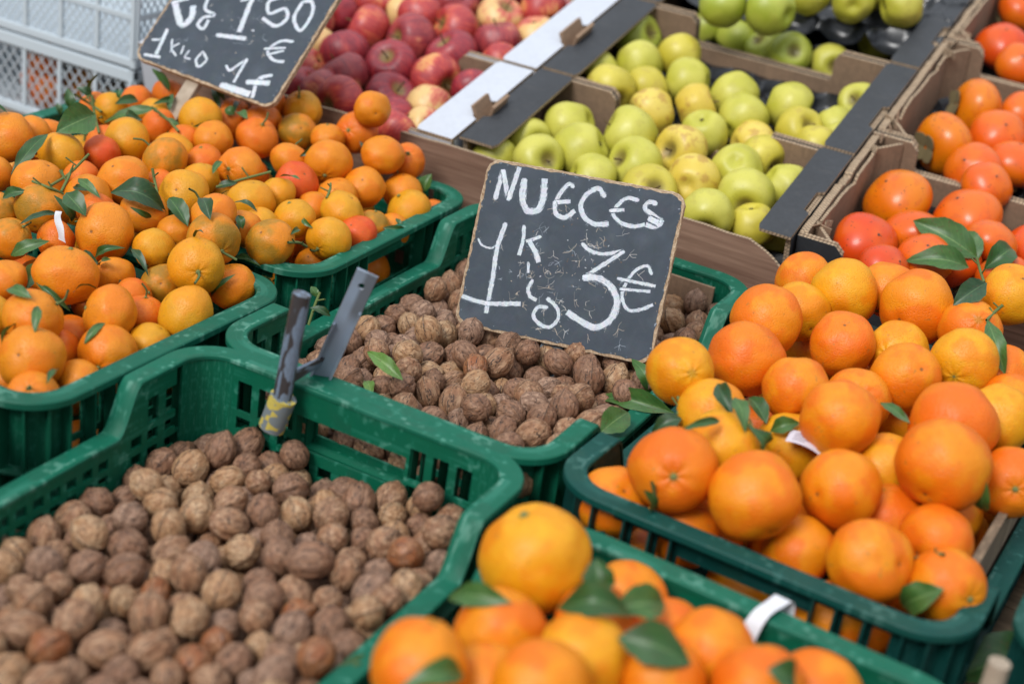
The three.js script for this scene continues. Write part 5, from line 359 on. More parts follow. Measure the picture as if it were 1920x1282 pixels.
// oranges
const oTone = ['bright orange', 'yellow orange', 'deep orange'];
for (const [D, where] of [[orangeData, 'in the dark teal crate below the persimmons'], [frontData, 'in the green crate with the white tag']])
  for (const [s, t, h, r, k, vis] of D) {
    const geo = pick(orangeGeos), q = qRand();
    const m = fruit('orange', geo, pick(OR[k]), P3(s, t, h), r / 1000 * 1.02, q, `${oTone[k]} large orange ${vis ? 'heaped' : 'buried under others'} ${where}`, 'orange', 'large oranges in the crates');
    if (vis) part('stem_button', buttonGeo, buttonGreen, m).position.y = geo === orangeGeos[1] ? 1.0 : geo === orangeGeos[2] ? 0.9 : 0.92;
  }
// apples
const rTone = ['red striped', 'pale cream and red', 'dull crimson striped', 'dark crimson'];
for (const [s, t, h, r, k, vis] of redappleData) {
  const m = fruit('red_apple', pick(redGeos), RED[k], P3(s, t, h), r / 1000 * 1.1, vis ? aim(new THREE.Vector3(rr(-0.8, 0.8), rr(-0.5, 0.9), rr(-0.3, 1)).multiplyScalar(rnd() < 0.3 ? -1 : 1)) : qRand(), `${rTone[k]} apple ${vis ? 'in the white cardboard box' : 'buried under others in the white cardboard box'}`, 'apple', 'red apples in the white box');
  part('stem', appleStemGeo, stemWood, m); part('blossom_end', eyeGeo, calyxDark, m);
}
const gTone = ['yellow green', 'yellowish', 'yellow brown flecked', 'fresh green'];
for (const [s, t, h, r, k, vis] of greenappleData) {
  const l = (t / 1000 - 1.7575) * Math.cos(TILT) + (h / 1000 - 0.05) * Math.sin(TILT);
  const where = l < 0.235 ? 'in the box behind the NUECES board' : l < 0.53 ? 'in the middle box of green apples' : 'in the box with the raised black tray';
  const m = fruit('green_apple', pick(greenGeos), GRN[k], P3(s, t, h), r / 1000 * 1.06, vis ? aim(new THREE.Vector3(rr(-1, 1), rr(-0.6, 0.8), rr(-0.6, 0.9)).multiplyScalar(rnd() < 0.4 ? -1 : 1)) : qRand(), `${gTone[k]} apple ${vis ? '' : 'low down '}${where}`, 'apple', 'green apples in the black boxes');
  part('stem', appleStemGeo, stemWood, m); part('blossom_end', eyeGeo, calyxDark, m);
}
// persimmons
const pTone = ['amber orange', 'orange', 'red orange'];
persimmonData.forEach(([s, t, h, r, k, vis], i) => {
  const p = P3(s, t, h), l = (t / 1000 - 1.7575) * Math.cos(TILT) + (h / 1000 - 0.05) * Math.sin(TILT);
  const side = i === 9 || i === 8;
  const q = side ? aim(i === 9 ? new THREE.Vector3(-0.55, -0.1, 0.8) : new THREE.Vector3(-0.9, 0.1, 0.5)) : aim(new THREE.Vector3(rr(-0.7, 0.7), rr(-1, -0.4), rr(-0.7, 0.2)));
  const where = l < 0.32 ? 'in the torn box nearest the oranges' : l < 0.65 ? 'in the middle persimmon box' : 'in the persimmon box farthest from the oranges';
  const m = fruit('persimmon', pick(persGeos), PER[k], p, r / 1000 * 1.05, q, side ? `${pTone[k]} persimmon showing its dry calyx ${where}` : `${pTone[k]} persimmon ${vis ? '' : 'low down '}${where}`, 'persimmon', 'persimmons in the torn boxes');
  for (let c = 0; c < 4; c++) part('sepal', sepalGeo, calyxBrown, m).rotation.y = c * Math.PI / 2 + 0.4;
});
// walnuts: the 300 that show largest are things, the rest one heap
{
  const rest = [];
  let n1 = 0, n2 = 0;
  const stained = new Set();
  const put = (L, label, limit, near) => L.forEach(([s, t, h, r10, vis], i) => {
    const g = Math.floor(rnd() * 4), p = P3(s, t, h), R = r10 / 10000 * rr(0.93, 1.02); let k = [0, 0, 1, 1, 2, 4][Math.floor(rnd() * 6)];
    const dx = s - near[0], dt = t - near[1]; if (Math.hypot(dx, dt) < near[2] && rnd() < near[3]) k = 3;
    const q = qRand();
    if (i < limit && vis) { const m = fruit('walnut', walnutGeos[g], WAL[k], p, R, q, k === 3 ? `orange brown stained walnut ${label}` : `plain brown walnut ${label}`, 'walnut', 'walnuts in the two green crates'); }
    else rest.push([g, k, p, R, q]);
  });
  put(walnutW1, 'in the half full crate with the metal clamp', 150, [-620, 880, 170, 0.09]);
  put(walnutW2, 'in the crate holding the NUECES board', 150, [-690, 1360, 45, 0.5]);
  // the rest of the heap, below and behind
  const bag = new THREE.Group(); const M4 = new THREE.Matrix4();
  for (let g = 0; g < 4; g++) {
    const L = rest.filter((e) => e[0] === g); const im = new THREE.InstancedMesh(walnutGeos[g], WAL[g === 3 ? 4 : g], L.length);
    L.forEach((e, i) => im.setMatrixAt(i, M4.compose(e[2], e[4], new THREE.Vector3(e[3], e[3], e[3]))));
    im.castShadow = im.receiveShadow = true; top(im, 'walnut_heap', 'lower layers of walnuts filling the two walnut crates', 'walnuts', 'lower layers of walnuts', 'stuff');
  }
}
// ---------- leaves and twigs ----------
const leafTex = (a, b, vein, sd) => dataTex(128, 256, (u, v) => {
  const x = Math.abs(u - 0.5) * 2, sv = Math.abs(((v * 9 - x * 2.2) % 1 + 1) % 1 - 0.5);
  let c = mix3(a, b, fbm(u * 5 + sd, v * 8, sd, 3)); c = mix3(c, vein, 0.8 * (1 - sstep(0.02, 0.06, x)) + 0.28 * (1 - sstep(0.03, 0.09, sv)));
  c = mix3(c, [126, 112, 56], 0.6 * sstep(0.6, 0.75, fbm(u * 4, v * 6, sd + 9, 3)) * sstep(0.6, 1, x)); return mix3(c, [92, 80, 40], 0.6 * sstep(0.68, 0.76, fbm(u * 14, v * 26, sd + 4, 3)));
});
const LEAFC = new THREE.Color(0.66, 0.66, 0.64);
const LEAF = [[[38, 84, 32], [62, 112, 46], [112, 150, 84], 1], [[56, 104, 42], [88, 134, 60], [136, 170, 104], 2], [[32, 72, 36], [56, 98, 52], [100, 134, 88], 3], [[92, 140, 52], [120, 164, 74], [160, 188, 110], 4]].map((a) => phys({ color: LEAFC, map: leafTex(...a), roughness: 0.45, side: THREE.DoubleSide, transmission: 0.18, thickness: 0 }));
function leafGeo(arch, fold, curl, wide) {
  const wave = rr(-1, 1), tipBend = rr(0, 0.22);
  const nu = 6, nv = 12, pos = [], uv = [], idx = [];
  for (let j = 0; j <= nv; j++) for (let i = 0; i <= nu; i++) {
    const t = j / nv, x = i / nu * 2 - 1, w = t < 0.04 ? 0.04 : Math.pow(Math.sin(Math.PI * Math.pow((t - 0.03) / 0.97, wide)), 0.85) * (1 + 0.05 * Math.sin(t * 23 + x)) + 0.012;
    const cx = x * 0.5 * w;
    pos.push(cx + 0.05 * wave * Math.sin(t * 4), arch * Math.sin(Math.PI * t) - tipBend * t * t * t + (fold * Math.abs(x) * w + curl * x * w * Math.sin(t * 5)) * 0.5 + 0.012 * Math.sin(t * 17 + 2 * x) * Math.abs(x), t); uv.push(i / nu, t);
  }
  for (let j = 0; j < nv; j++) for (let i = 0; i < nu; i++) { const a = j * (nu + 1) + i, b = a + 1, c = a + nu + 1, d = c + 1; idx.push(a, c, b, b, c, d); }
  const g = new THREE.BufferGeometry(); g.setAttribute('position', new THREE.Float32BufferAttribute(pos, 3)); g.setAttribute('uv', new THREE.Float32BufferAttribute(uv, 2)); g.setIndex(idx); g.computeVertexNormals(); return g;
}
const leafWhere = { c: ['among the clementines', 'citrus leaves among the clementines'], o: ['on the oranges in the dark teal crate', 'citrus leaves among the large oranges'], w: ['on the walnuts below the NUECES board', 'leaves lying on the walnuts'], f: ['on the oranges in the crate with the white tag', 'citrus leaves among the oranges in the tagged crate'] };
const leafHow = ['dark green', 'mid green', 'deep blue green', 'fresh light green'], leafSize = (L) => L > 0.075 ? 'long' : L > 0.045 ? 'medium' : 'small';
leafData.forEach(([k, a, b, c, d, e, f, w, lift], i) => {
  const A = P3(a, b, c), B = P3(d, e, f), z = B.clone().sub(A), L = Math.max(z.length(), 0.012); z.normalize();
  const n = toCam(A).multiplyScalar(0.85).add(new THREE.Vector3(rr(-0.3, 0.3), 0.5, rr(-0.2, 0.3))); const x = n.clone().cross(z).normalize(), y = z.clone().cross(x).normalize();
  const g = leafGeo(clamp(lift / 1000 / L, 0.1, 0.45), rr(0.2, 0.7) * (w / 1000 / L), rr(-0.5, 0.5) * (w / 1000 / L), rr(0.75, 1.0));
  const m0 = k === 'w' ? (Math.hypot(a + 780, b - 1330) < 130 ? 3 : 1) : k === 'f' ? (rnd() < 0.6 ? 1 : 0) : pick([0, 0, 1, 1, 2]);
  const m = new THREE.Mesh(g, LEAF[m0]); m.matrixAutoUpdate = true;
  m.quaternion.setFromRotationMatrix(new THREE.Matrix4().makeBasis(x, y, z)); m.scale.set(w / 1000 * 1.1, L, L); m.position.copy(A);
  top(m, 'citrus_leaf', `${leafSize(L)} ${leafHow[m0]} leaf lying ${leafWhere[k][0]}`, 'leaf', leafWhere[k][1]);
});
{
  const tuck = (D, n, k, L0, L1) => { const V = D.filter((e) => e[5] === 1); for (let i = 0; i < n; i++) {
    const [s, t, h, r] = V[Math.floor(rnd() * V.length)], C = P3(s, t, h), c = toCam(C), d = new THREE.Vector3(rr(-1, 1), rr(-0.6, 0.5), rr(-0.6, 0.6)).addScaledVector(c, 0.55).normalize(), A = C.clone().addScaledVector(d, r / 1000 * 1.03);
    const z = new THREE.Vector3(rr(-1, 1), rr(-0.5, 0.6), rr(-1, 1)); z.addScaledVector(d, -z.dot(d) + 0.15).normalize(); const x = d.clone().cross(z).normalize(), y = z.clone().cross(x), L = rr(L0, L1), w = L * rr(0.2, 0.34), m0 = pick([0, 2, 2, 1]);
    const m = new THREE.Mesh(leafGeo(rr(0.05, 0.25), rr(0.15, 0.4) * 0.35, rr(-0.15, 0.15), rr(0.75, 1)), LEAF[m0]); m.quaternion.setFromRotationMatrix(new THREE.Matrix4().makeBasis(x, y, z)); m.scale.set(w, L, L); m.position.copy(A);
    top(m, 'citrus_leaf', `narrow ${leafHow[m0]} leaf tucked ${leafWhere[k][0]}`, 'leaf', leafWhere[k][1]);
  } };
  tuck(clemData, 40, 'c', 0.022, 0.04);
}
const twigMat = std({ color: 0x5c6a38, roughness: 0.85 });
for (const [k, ...v] of twigData) {
  const pts = []; for (let i = 0; i < v.length; i += 3) pts.push(P3(v[i], v[i + 1], v[i + 2]));
  if (pts.length === 2) pts.splice(1, 0, pts[0].clone().lerp(pts[1], 0.5).add(new THREE.Vector3(0.002, 0.003, 0)));
  const cv = new THREE.CatmullRomCurve3(pts), gs = [new THREE.TubeGeometry(cv, 12, 0.0017, 6)];
  for (const u of [0.3, 0.65]) { const p = cv.getPoint(u), q = p.clone().add(new THREE.Vector3(rr(-0.012, 0.012), rr(0.004, 0.012), rr(-0.004, 0.01))); gs.push(new THREE.TubeGeometry(new THREE.LineCurve3(p, q), 2, 0.001, 5)); }
  const g = new THREE.Mesh(mergeGeometries(gs), twigMat);
  top(g, 'citrus_twig', `thin green twig lying ${leafWhere[k][0]}`, 'twig', `twigs ${leafWhere[k][0]}`);
}
// leafy greens in the crate at the right
for (let i = 0; i < 34; i++) {
  const m = new THREE.Mesh(leafGeo(rr(0.1, 0.3), 0.1, rr(-0.2, 0.2), 0.9), LEAF[pick([0, 2])]), L = rr(0.08, 0.14);
  m.position.set(rr(-0.0, 0.13), RIM + rr(-0.12, -0.045), -rr(1.27, 1.65)); m.rotation.set(rr(-0.5, 0.3), rr(0, 6.28), rr(-0.4, 0.4)); m.scale.set(L * 0.5, L, L);
  top(m, 'leafy_green', 'loose dark green leaf in the dark teal crate beside the orange crate', 'leaf', 'leafy greens in the dark teal crate');
}

// ---------- cardboard boxes on the slope ----------
const kraftTex = dataTex(512, 512, (u, v) => { const n = fbm(u * 60, v * 60, 1, 3), m = fbm(u * 4, v * 4, 5, 3), l = vn(u * 160, 3, v * 6); const k = 0.92 + 0.14 * (n - 0.5) + 0.16 * (m - 0.5) + 0.06 * (l - 0.5); return [166 * k, 136 * k, 110 * k]; });
const inkTex = (r, g, b, wear) => dataTex(512, 512, (u, v) => { const n = fbm(u * 70, v * 70, 2, 3), m = fbm(u * 5, v * 5, 6, 4), k = 0.9 + 0.2 * (n - 0.5) + 0.25 * (m - 0.5); return mix3([r * k, g * k, b * k], [150, 128, 106], wear * sstep(0.66, 0.74, fbm(u * 24, v * 24, 9, 4))); });
for (const t of [kraftTex]) t.repeat.set(4, 4);
const kraft = std({ color: new THREE.Color(0.78, 0.78, 0.78), map: kraftTex, roughness: 0.92 }), kraftEdge = std({ color: new THREE.Color(0.78, 0.78, 0.78), map: (() => { const t = dataTex(256, 64, (u, v) => { const w = Math.abs(Math.sin(u * 60 + 2 * Math.sin(v * 9))); const k = 0.5 + 0.5 * w + 0.25 * (fbm(u * 80, v * 30, 3, 2) - 0.5); return [178 * k + 16, 154 * k + 14, 126 * k + 12]; }); t.repeat.set(10, 10); return t; })(), roughness: 0.95 });
const blackInk = std({ color: new THREE.Color(0.78, 0.78, 0.78), map: (() => { const t = inkTex(58, 61, 66, 0.06); t.repeat.set(4, 4); return t; })(), roughness: 0.62 }), whiteInk = std({ color: new THREE.Color(0.78, 0.78, 0.78), map: (() => { const t = dataTex(256, 256, (u, v) => { const k = 0.97 + 0.05 * (fbm(u * 50, v * 50, 2, 3) - 0.5) + 0.04 * (fbm(u * 3, v * 3, 6, 3) - 0.5); return [212 * k, 217 * k, 227 * k]; }); t.repeat.set(4, 4); return t; })(), roughness: 0.6 });
function wallShape(W, H, low, tab, jag) {
  const s = new THREE.Shape(); s.moveTo(0, 0); s.lineTo(W, 0); s.lineTo(W, H);
  if (low) { s.lineTo(W - tab, H); s.lineTo(W - tab - 0.01, H - 0.011); s.lineTo(W - tab - 0.01, H - low + 0.004); s.lineTo(W - tab - 0.015, H - low); s.lineTo(tab + 0.015, H - low); s.lineTo(tab + 0.01, H - low + 0.004); s.lineTo(tab + 0.01, H - 0.011); s.lineTo(tab, H); }
  if (jag) { let y = 0; for (let x = W - 0.008; x > 0.008; x -= rr(0.004, 0.022)) { y = rnd() < 0.22 ? rr(-1, 0.4) * jag : y * 0.5 + rr(-0.15, 0.15) * jag; s.lineTo(x, H + y); } }
  s.lineTo(0, H); s.closePath(); return s;
}
function ply(name, shape, inner, outer, parent, place, th = 0.0032, dropEdge = 0) {      // two sheets of board; the inner one looks to -z before it is placed
  const g1 = new THREE.ExtrudeGeometry(shape, { depth: th, bevelEnabled: false }), m = part(name, g1, [inner, kraftEdge], parent); place(m);
  const m2 = part('outer_sheet', g1, [outer, kraftEdge], m); m2.position.set(0, -0.0012 - dropEdge, -th - 0.0003);
  return m;
}
function fruitBox({ W, D, H = 0.118, outer, flapL, flapR, flapMat, low = 0.047, tab = 0.116, front = true }) {
  const b = new THREE.Group();
  // origin: front left corner at the bottom; front is +z, away is -z
  const ws = wallShape(W - 0.002, H, low, tab);
  // back wall: inner face to the buyer
  ply('back_wall', ws, kraft, outer, b, (m) => m.position.set(0.001, 0, -D + 0.0045));
  if (front) ply('front_wall', ws, kraft, outer, b, (m) => { m.position.set(W - 0.001, 0, -0.0045); m.rotation.y = Math.PI; });
  const ss = wallShape(D - 0.018, H - 0.001, 0, 0);
  ply('side_wall', ss, kraft, outer, b, (m) => { m.position.set(0.0045, 0, -0.009); m.rotation.y = Math.PI / 2; });
  ply('side_wall', ss, kraft, outer, b, (m) => { m.position.set(W - 0.0045, 0, -D + 0.009); m.rotation.y = -Math.PI / 2; });
  for (const [w, left] of [[flapL, true], [flapR, false]]) if (w) {
    const s = new THREE.Shape(), n0 = D * 0.28, n1 = D * 0.53;
    s.moveTo(0, 0.002); s.lineTo(w - 0.004, 0.002); s.lineTo(w, 0.012); s.lineTo(w, D - 0.012); s.lineTo(w - 0.004, D - 0.003); s.lineTo(0, D - 0.003); s.lineTo(0, n1); s.lineTo(0.009, n1 - 0.006); s.lineTo(0.009, n0 + 0.006); s.lineTo(0, n0); s.closePath();
    const g = new THREE.ExtrudeGeometry(s, { depth: 0.004, bevelEnabled: false }); g.rotateX(-Math.PI / 2);
    const f = part('top_flap', g, [flapMat || outer, kraftEdge], b); f.position.set(left ? 0 : W, H + 0.0004, left ? 0 : 0); if (!left) { f.scale.x = -1; }
    if (left || flapMat) { const t = part('hand_hole_tab', slab(0.005, 0.03, n1 - n0 - 0.016, 0.001), kraft, b); t.position.set(left ? 0.006 : W - 0.006, H + 0.004, -(n0 + n1) / 2); t.rotation.z = left ? -0.35 : 0.35; }
  }
  part('floor', box(W - 0.02, 0.004, D - 0.02, W / 2, 0.002, -D / 2), kraft, b);
  return b;
}
const setBox = (b, s, l, name, label, group) => { b.position.copy(sloped(s, l, -0.12)); b.rotation.x = TILT; top(b, name, label, 'box', group); };
const boxesG = 'open cardboard fruit boxes on the slope';
setBox(fruitBox({ W: 0.485, D: 0.238, outer: blackInk, flapL: 0.056, flapR: 0.046, front: false }), -0.9415, 0.012, 'apple_box', 'black cardboard box of green apples behind the NUECES board', boxesG);
setBox(fruitBox({ W: 0.485, D: 0.288, outer: blackInk, flapL: 0.056, flapR: 0.046 }), -0.9415, 0.252, 'apple_box', 'middle black cardboard box of green apples', boxesG);
setBox(fruitBox({ W: 0.485, D: 0.30, outer: blackInk, flapL: 0.056, flapR: 0.046 }), -0.9415, 0.543, 'apple_box', 'black cardboard box of green apples with raised black tray', boxesG);
setBox(fruitBox({ W: 0.555, D: 0.238, outer: whiteInk, flapL: 0.05, flapR: 0.06, flapMat: whiteInk }), -1.502, 0.0, 'apple_box', 'white cardboard box of red apples next to the wood grain board', boxesG);
setBox(fruitBox({ W: 0.555, D: 0.32, outer: whiteInk, flapL: 0.05, flapR: 0.06, flapMat: whiteInk }), -1.502, 0.241, 'apple_box', 'white cardboard box of red apples behind the first one', boxesG);
// torn persimmon boxes
function tornBox(W, D, H) {
  const b = new THREE.Group();
  const ws = wallShape(W - 0.002, H, 0.046, 0.055);
  ply('back_wall', ws, kraft, blackInk, b, (m) => m.position.set(0.001, 0, -D + 0.006), 0.004);
  ply('front_wall', wallShape(W - 0.002, H - 0.002, 0.05, 0.05), kraft, blackInk, b, (m) => { m.position.set(W - 0.001, 0, -0.006); m.rotation.y = Math.PI; }, 0.004);
  for (const left of [true, false]) {
    const ss = wallShape(D - 0.022, H - 0.001, 0, 0, 0.007);
    ply('side_wall', ss, kraft, blackInk, b, (m) => { m.position.set(left ? 0.006 : W - 0.006, 0, left ? -0.011 : -D + 0.011); m.rotation.y = left ? Math.PI / 2 : -Math.PI / 2; }, 0.005);
    const s2 = wallShape(D - 0.10, H - 0.004, 0, 0, 0.012);
    const il = part('inner_lining', new THREE.ExtrudeGeometry(s2, { depth: 0.004, bevelEnabled: false }), [kraft, kraftEdge], b); il.position.set(left ? 0.0125 : W - 0.0125, 0, left ? -0.05 : -D + 0.05); il.rotation.y = left ? Math.PI / 2 - 0.015 : -Math.PI / 2 + 0.015;
    for (const back of [false, true]) {           // folded corner posts
      const sp = wallShape(0.047, H - 0.003, 0, 0, 0.004), m = part('corner_fold', new THREE.ExtrudeGeometry(sp, { depth: 0.004, bevelEnabled: false }), [kraft, kraftEdge], b);
      const cx = left ? 0.012 : W - 0.012, cz = back ? -D + 0.046 : -0.046;
      m.position.set(cx, 0, cz); m.rotation.y = left ? (back ? 0.85 : -0.85) : Math.PI - (back ? 0.85 : -0.85);
      // shreds of torn liner
      for (let i = 0; i < 3; i++) { const sh = part('torn_shred', slab(rr(0.012, 0.03), rr(0.006, 0.013), 0.0016, 0.0004), pick([kraft, kraftEdge]), b); sh.position.set(left ? rr(0.008, 0.03) : W - rr(0.008, 0.03), H - rr(0.002, 0.008), back ? -D + rr(0.012, 0.05) : -rr(0.012, 0.05)); sh.rotation.set(rr(-0.9, 0.9), rr(-1.5, 1.5), rr(-0.4, 0.4)); }
    }
  }
  part('floor', box(W - 0.02, 0.004, D - 0.02, W / 2, 0.002, -D / 2), kraft, b);
  return b;
}
setBox(tornBox(0.48, 0.305, 0.118), -0.455, 0.034, 'persimmon_box', 'torn cardboard box of persimmons nearest the oranges', boxesG);
setBox(tornBox(0.48, 0.33, 0.118), -0.455, 0.343, 'persimmon_box', 'torn cardboard box of persimmons in the middle', boxesG);
setBox(tornBox(0.48, 0.30, 0.118), -0.455, 0.678, 'persimmon_box', 'torn cardboard box of persimmons farthest from the oranges', boxesG);
// moulded black trays
const trayMat = phys({ color: 0x15181d, roughness: 0.32, side: THREE.DoubleSide, clearcoat: 0.3, clearcoatRoughness: 0.25 });
function tray(W, D, sd) {
  const nx = Math.round(W / 0.0075), nz = Math.round(D / 0.0075), g = new THREE.PlaneGeometry(W, D, nx, nz); g.rotateX(-Math.PI / 2); const p = g.attributes.position;
  for (let i = 0; i < p.count; i++) {
    const x = p.getX(i), z = p.getZ(i), row = Math.floor((z + D / 2) / 0.07), cx = ((x + W / 2 + (row % 2) * 0.04) % 0.08 + 0.08) % 0.08 - 0.04, cz = ((z + D / 2) % 0.07) - 0.035;
    const d = Math.hypot(cx / 0.037, cz / 0.034); let y = d < 1 ? -0.026 * Math.sqrt(1 - d * d * 0.96) : 0.004 * Math.max(0, 1 - (d - 1) * 3);
    y += 0.004 * (fbm(x * 60 + sd, z * 60, sd, 3) - 0.5) + 0.012 * (fbm(x * 9 + sd, z * 9, sd, 2) - 0.5);
    p.setY(i, y);
  }
  g.computeVertexNormals(); return g;
}
const setTray = (W, D, s, l, n, label, sd, lift = 0) => { const m = new THREE.Mesh(tray(W, D, sd), trayMat); m.position.copy(sloped(s, l, n)); m.rotation.x = TILT + lift; top(m, 'moulded_tray', label, 'tray', 'black moulded fruit trays'); };
setTray(0.46, 0.265, -0.7, 0.396, -0.072, 'shiny black moulded tray in the middle box of green apples', 3);
setTray(0.46, 0.215, -0.7, 0.13, -0.085, 'black moulded tray under the apples behind the NUECES board', 9);
setTray(0.46, 0.26, -0.7, 0.70, -0.085, 'black moulded tray at the bottom of the apple box with a second tray', 19);
setTray(0.47, 0.24, -0.69, 0.745, 0.002, 'upper black moulded tray carrying green apples above the box rim', 5, 0.06);
setTray(0.44, 0.27, -0.215, 0.187, -0.09, 'black moulded tray in the torn persimmon box nearest the oranges', 6);
setTray(0.44, 0.29, -0.215, 0.507, -0.09, 'black moulded tray in the middle persimmon box', 7);
setTray(0.44, 0.27, -0.215, 0.828, -0.09, 'black moulded tray in the persimmon box farthest from the oranges', 8);
// wood grain board in front of the boxes
const grainMat = std({ color: new THREE.Color(0.78, 0.78, 0.78), map: (() => { const t = woodTex([112, 82, 66], [158, 126, 106], 0.5); t.repeat.set(1.6, 3.2); return t; })(), roughness: 0.6 });
const boardEdge = std({ color: new THREE.Color(0.78, 0.78, 0.78), map: (() => { const t = kraftEdge.map.clone(); t.repeat.set(12, 12); return t; })(), roughness: 0.95 });
function frontBoard(s0, s1, H, round, label) {
  const s = new THREE.Shape(), W = s1 - s0; s.moveTo(0, 0); s.lineTo(W, 0);
  if (round) { s.lineTo(W, H - 0.05); s.quadraticCurveTo(W - 0.004, H - 0.02, W - 0.05, H - 0.004); } else s.lineTo(W, H);
  for (let x = W - 0.06; x > 0.03; x -= 0.03) s.lineTo(x, H + rr(-0.0012, 0.0012));
  s.lineTo(0, H); s.closePath();
  const g = new THREE.ExtrudeGeometry(s, { depth: 0.006, bevelEnabled: false, curveSegments: 8 }), m = new THREE.Mesh(g, [grainMat, boardEdge]);
  m.position.set(s0, RIM - 0.15, -1.756); top(m, 'wood_grain_board', label, 'board');
}
frontBoard(-1.45, -0.443, 0.195, true, 'brown wood grain board standing in front of the apple boxes');
frontBoard(-0.2, 0.3, 0.2, false, 'brown wood grain board standing behind the large oranges');
// cardboard inside crates
{ const m = new THREE.Mesh(slab(0.16, 0.12, 0.004, 0.0008), kraft); m.position.set(-0.597, RIM - 0.07, -1.695); m.rotation.x = -0.03; top(m, 'cardboard_sheet', 'loose brown cardboard sheet standing behind the walnuts', 'cardboard'); }
{ const m = new THREE.Mesh(slab(0.008, 0.145, 0.5, 0.001), [plankWood, plankWood]); m.position.set(-0.085, RIM - 0.066, -1.42); m.rotation.y = -0.03; m.rotation.z = 0; top(m, 'liner_board', 'thin weathered board lining the crate of large oranges', 'board'); }

